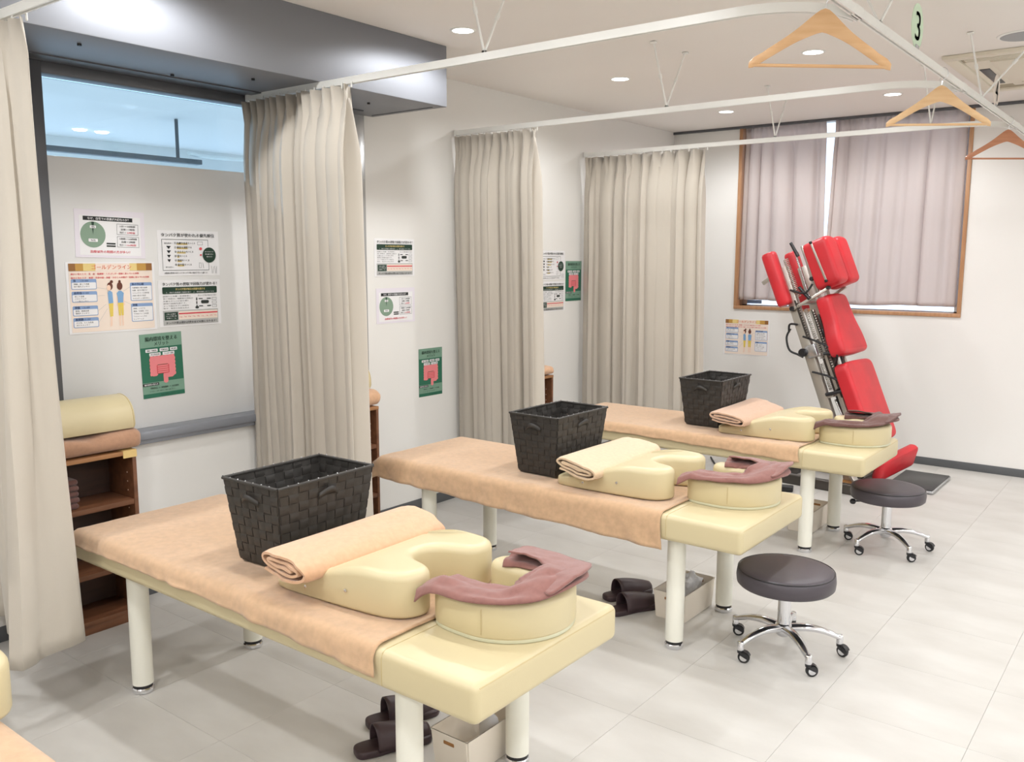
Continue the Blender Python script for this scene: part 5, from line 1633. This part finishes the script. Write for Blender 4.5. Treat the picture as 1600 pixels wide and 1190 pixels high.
# floor base
b = B()
f0 = P_(0.12, 0, -0.26)
def w_(v): return Vector(v) - MB_
bar(b, w_((-2.35, 6.12, 0.035)), w_((-1.72, 6.06, 0.035)), 0.05, 0.07, 0.006)
bar(b, w_((-2.32, 6.62, 0.035)), w_((-1.68, 6.56, 0.035)), 0.05, 0.07, 0.006)
bar(b, w_((-2.30, 6.10, 0.035)), w_((-2.27, 6.64, 0.035)), 0.05, 0.07, 0.006)
bar(b, w_((-1.75, 6.05, 0.035)), w_((-1.71, 6.58, 0.035)), 0.05, 0.07, 0.006)
mobj('floor_base', b, M['darksteel'], local=False)
b = B()
bar(b, w_((-2.0, 6.35, 0.07)), P_(0.48, 0, -0.24), 0.09, 0.07, 0.006)
bar(b, w_((-1.74, 6.10, 0.07)), P_(0.30, -0.16, -0.26), 0.04, 0.03, 0.004)
bar(b, w_((-1.72, 6.54, 0.07)), P_(0.30, 0.16, -0.26), 0.04, 0.03, 0.004)
mobj('support_strut', b, M['steel'], local=False)
b = B(); box(b, w_((-1.80, 6.15, 0.045)), (0.16, 0.10, 0.05), 0.02, 3); mobj('foot_pedal', b, M['p_bronze'], local=False)

# platform scale
r = empty('weighing_scale', (-1.475, 6.665, 0.0), label='black flat weighing platform with silver rim on the floor by the far wall', cat='scale')
b = B(); box(b, (0, 0, 0.014), (0.315, 0.55, 0.018), 0.006, 3); obj('tray', b, M['silver'], r)
b = B(); box(b, (0, 0, 0.026), (0.30, 0.535, 0.007), 0.003, 2); obj('mat', b, M['blackplastic'], r)
b = B()
for sx in (-0.12, 0.12):
    for sy in (-0.24, 0.24): lathe(b, [(0.016, 0), (0.016, 0.008)], 16, Matrix.Translation((sx, sy, 0)))
obj('foot', b, M['black'], r)
# cords on the floor
def cord(pts, r_, m, label, name='extension_cord'):
    b = B(); tube(b, cat(pts, 10), r_, 8)
    o = obj(name, b, M[m]); tag(o, label, 'cord')
cord([(-2.85, 6.10, 0.006), (-2.75, 5.98, 0.006), (-2.55, 6.02, 0.006), (-2.48, 6.10, 0.006)], 0.004, 'rail', 'thin white cord curling on the floor under the farthest bed')
cord([(-3.0, 6.5, 0.007), (-2.8, 6.2, 0.007), (-2.55, 5.92, 0.007), (-2.38, 5.83, 0.007), (-2.225, 5.865, 0.012)], 0.006, 'black', 'black power cord on the floor behind the farthest bed, ending at the adapter')
b = B(); box(b, (0, 0, 0.019), (0.12, 0.07, 0.036), 0.008, 3)
o = obj('power_adapter', b, M['blackplastic']); o.location = (-2.16, 5.88, 0.0005); o.rotation_euler = (0, 0, 0.3); tag(o, 'small black power adapter on the floor beside the far bed legs', 'adapter')

# things of the neighbouring room
r = empty('partition_rail', (-6.75, 3.8, 2.40), label='horizontal dark rail in the next room seen through the high glass', cat='rail')
b = B(); bx(b, -0.04, 0.04, -2.0, 0.62, -0.04, 0.0, 0.004); obj('rail', b, M['base'], r)
b = B(); rod(b, (0, 0.42, 0), (0, 0.42, 0.31), 0.014, 12); obj('hanger_rod', b, M['base'], r)
r = empty('curved_track', (-6.3, 4.6, 2.44), label='curved curtain track in the next room beside the second curtain', cat='rail')
b = B(); tube(b, [(0.5 * math.cos(math.radians(a)), 0.5 * math.sin(math.radians(a)), 0) for a in range(20, 230, 10)], 0.016, 8); obj('track', b, M['rail'], r)
r = empty('glass_reflection', (-8.0, 4.05, 2.714), label='small pair of glowing discs standing in for light reflections in the high glass', cat='ceiling light')
for k in (0, 1):  # glowing discs added in place of light reflections in the glass
    b = B(); lathe(b, [(0.05, -0.01), (0.06, 0)], 20, Matrix.Translation((0.0, 0.2 * k, 0))); obj('reflection_disc', b, M['lamp'], r)
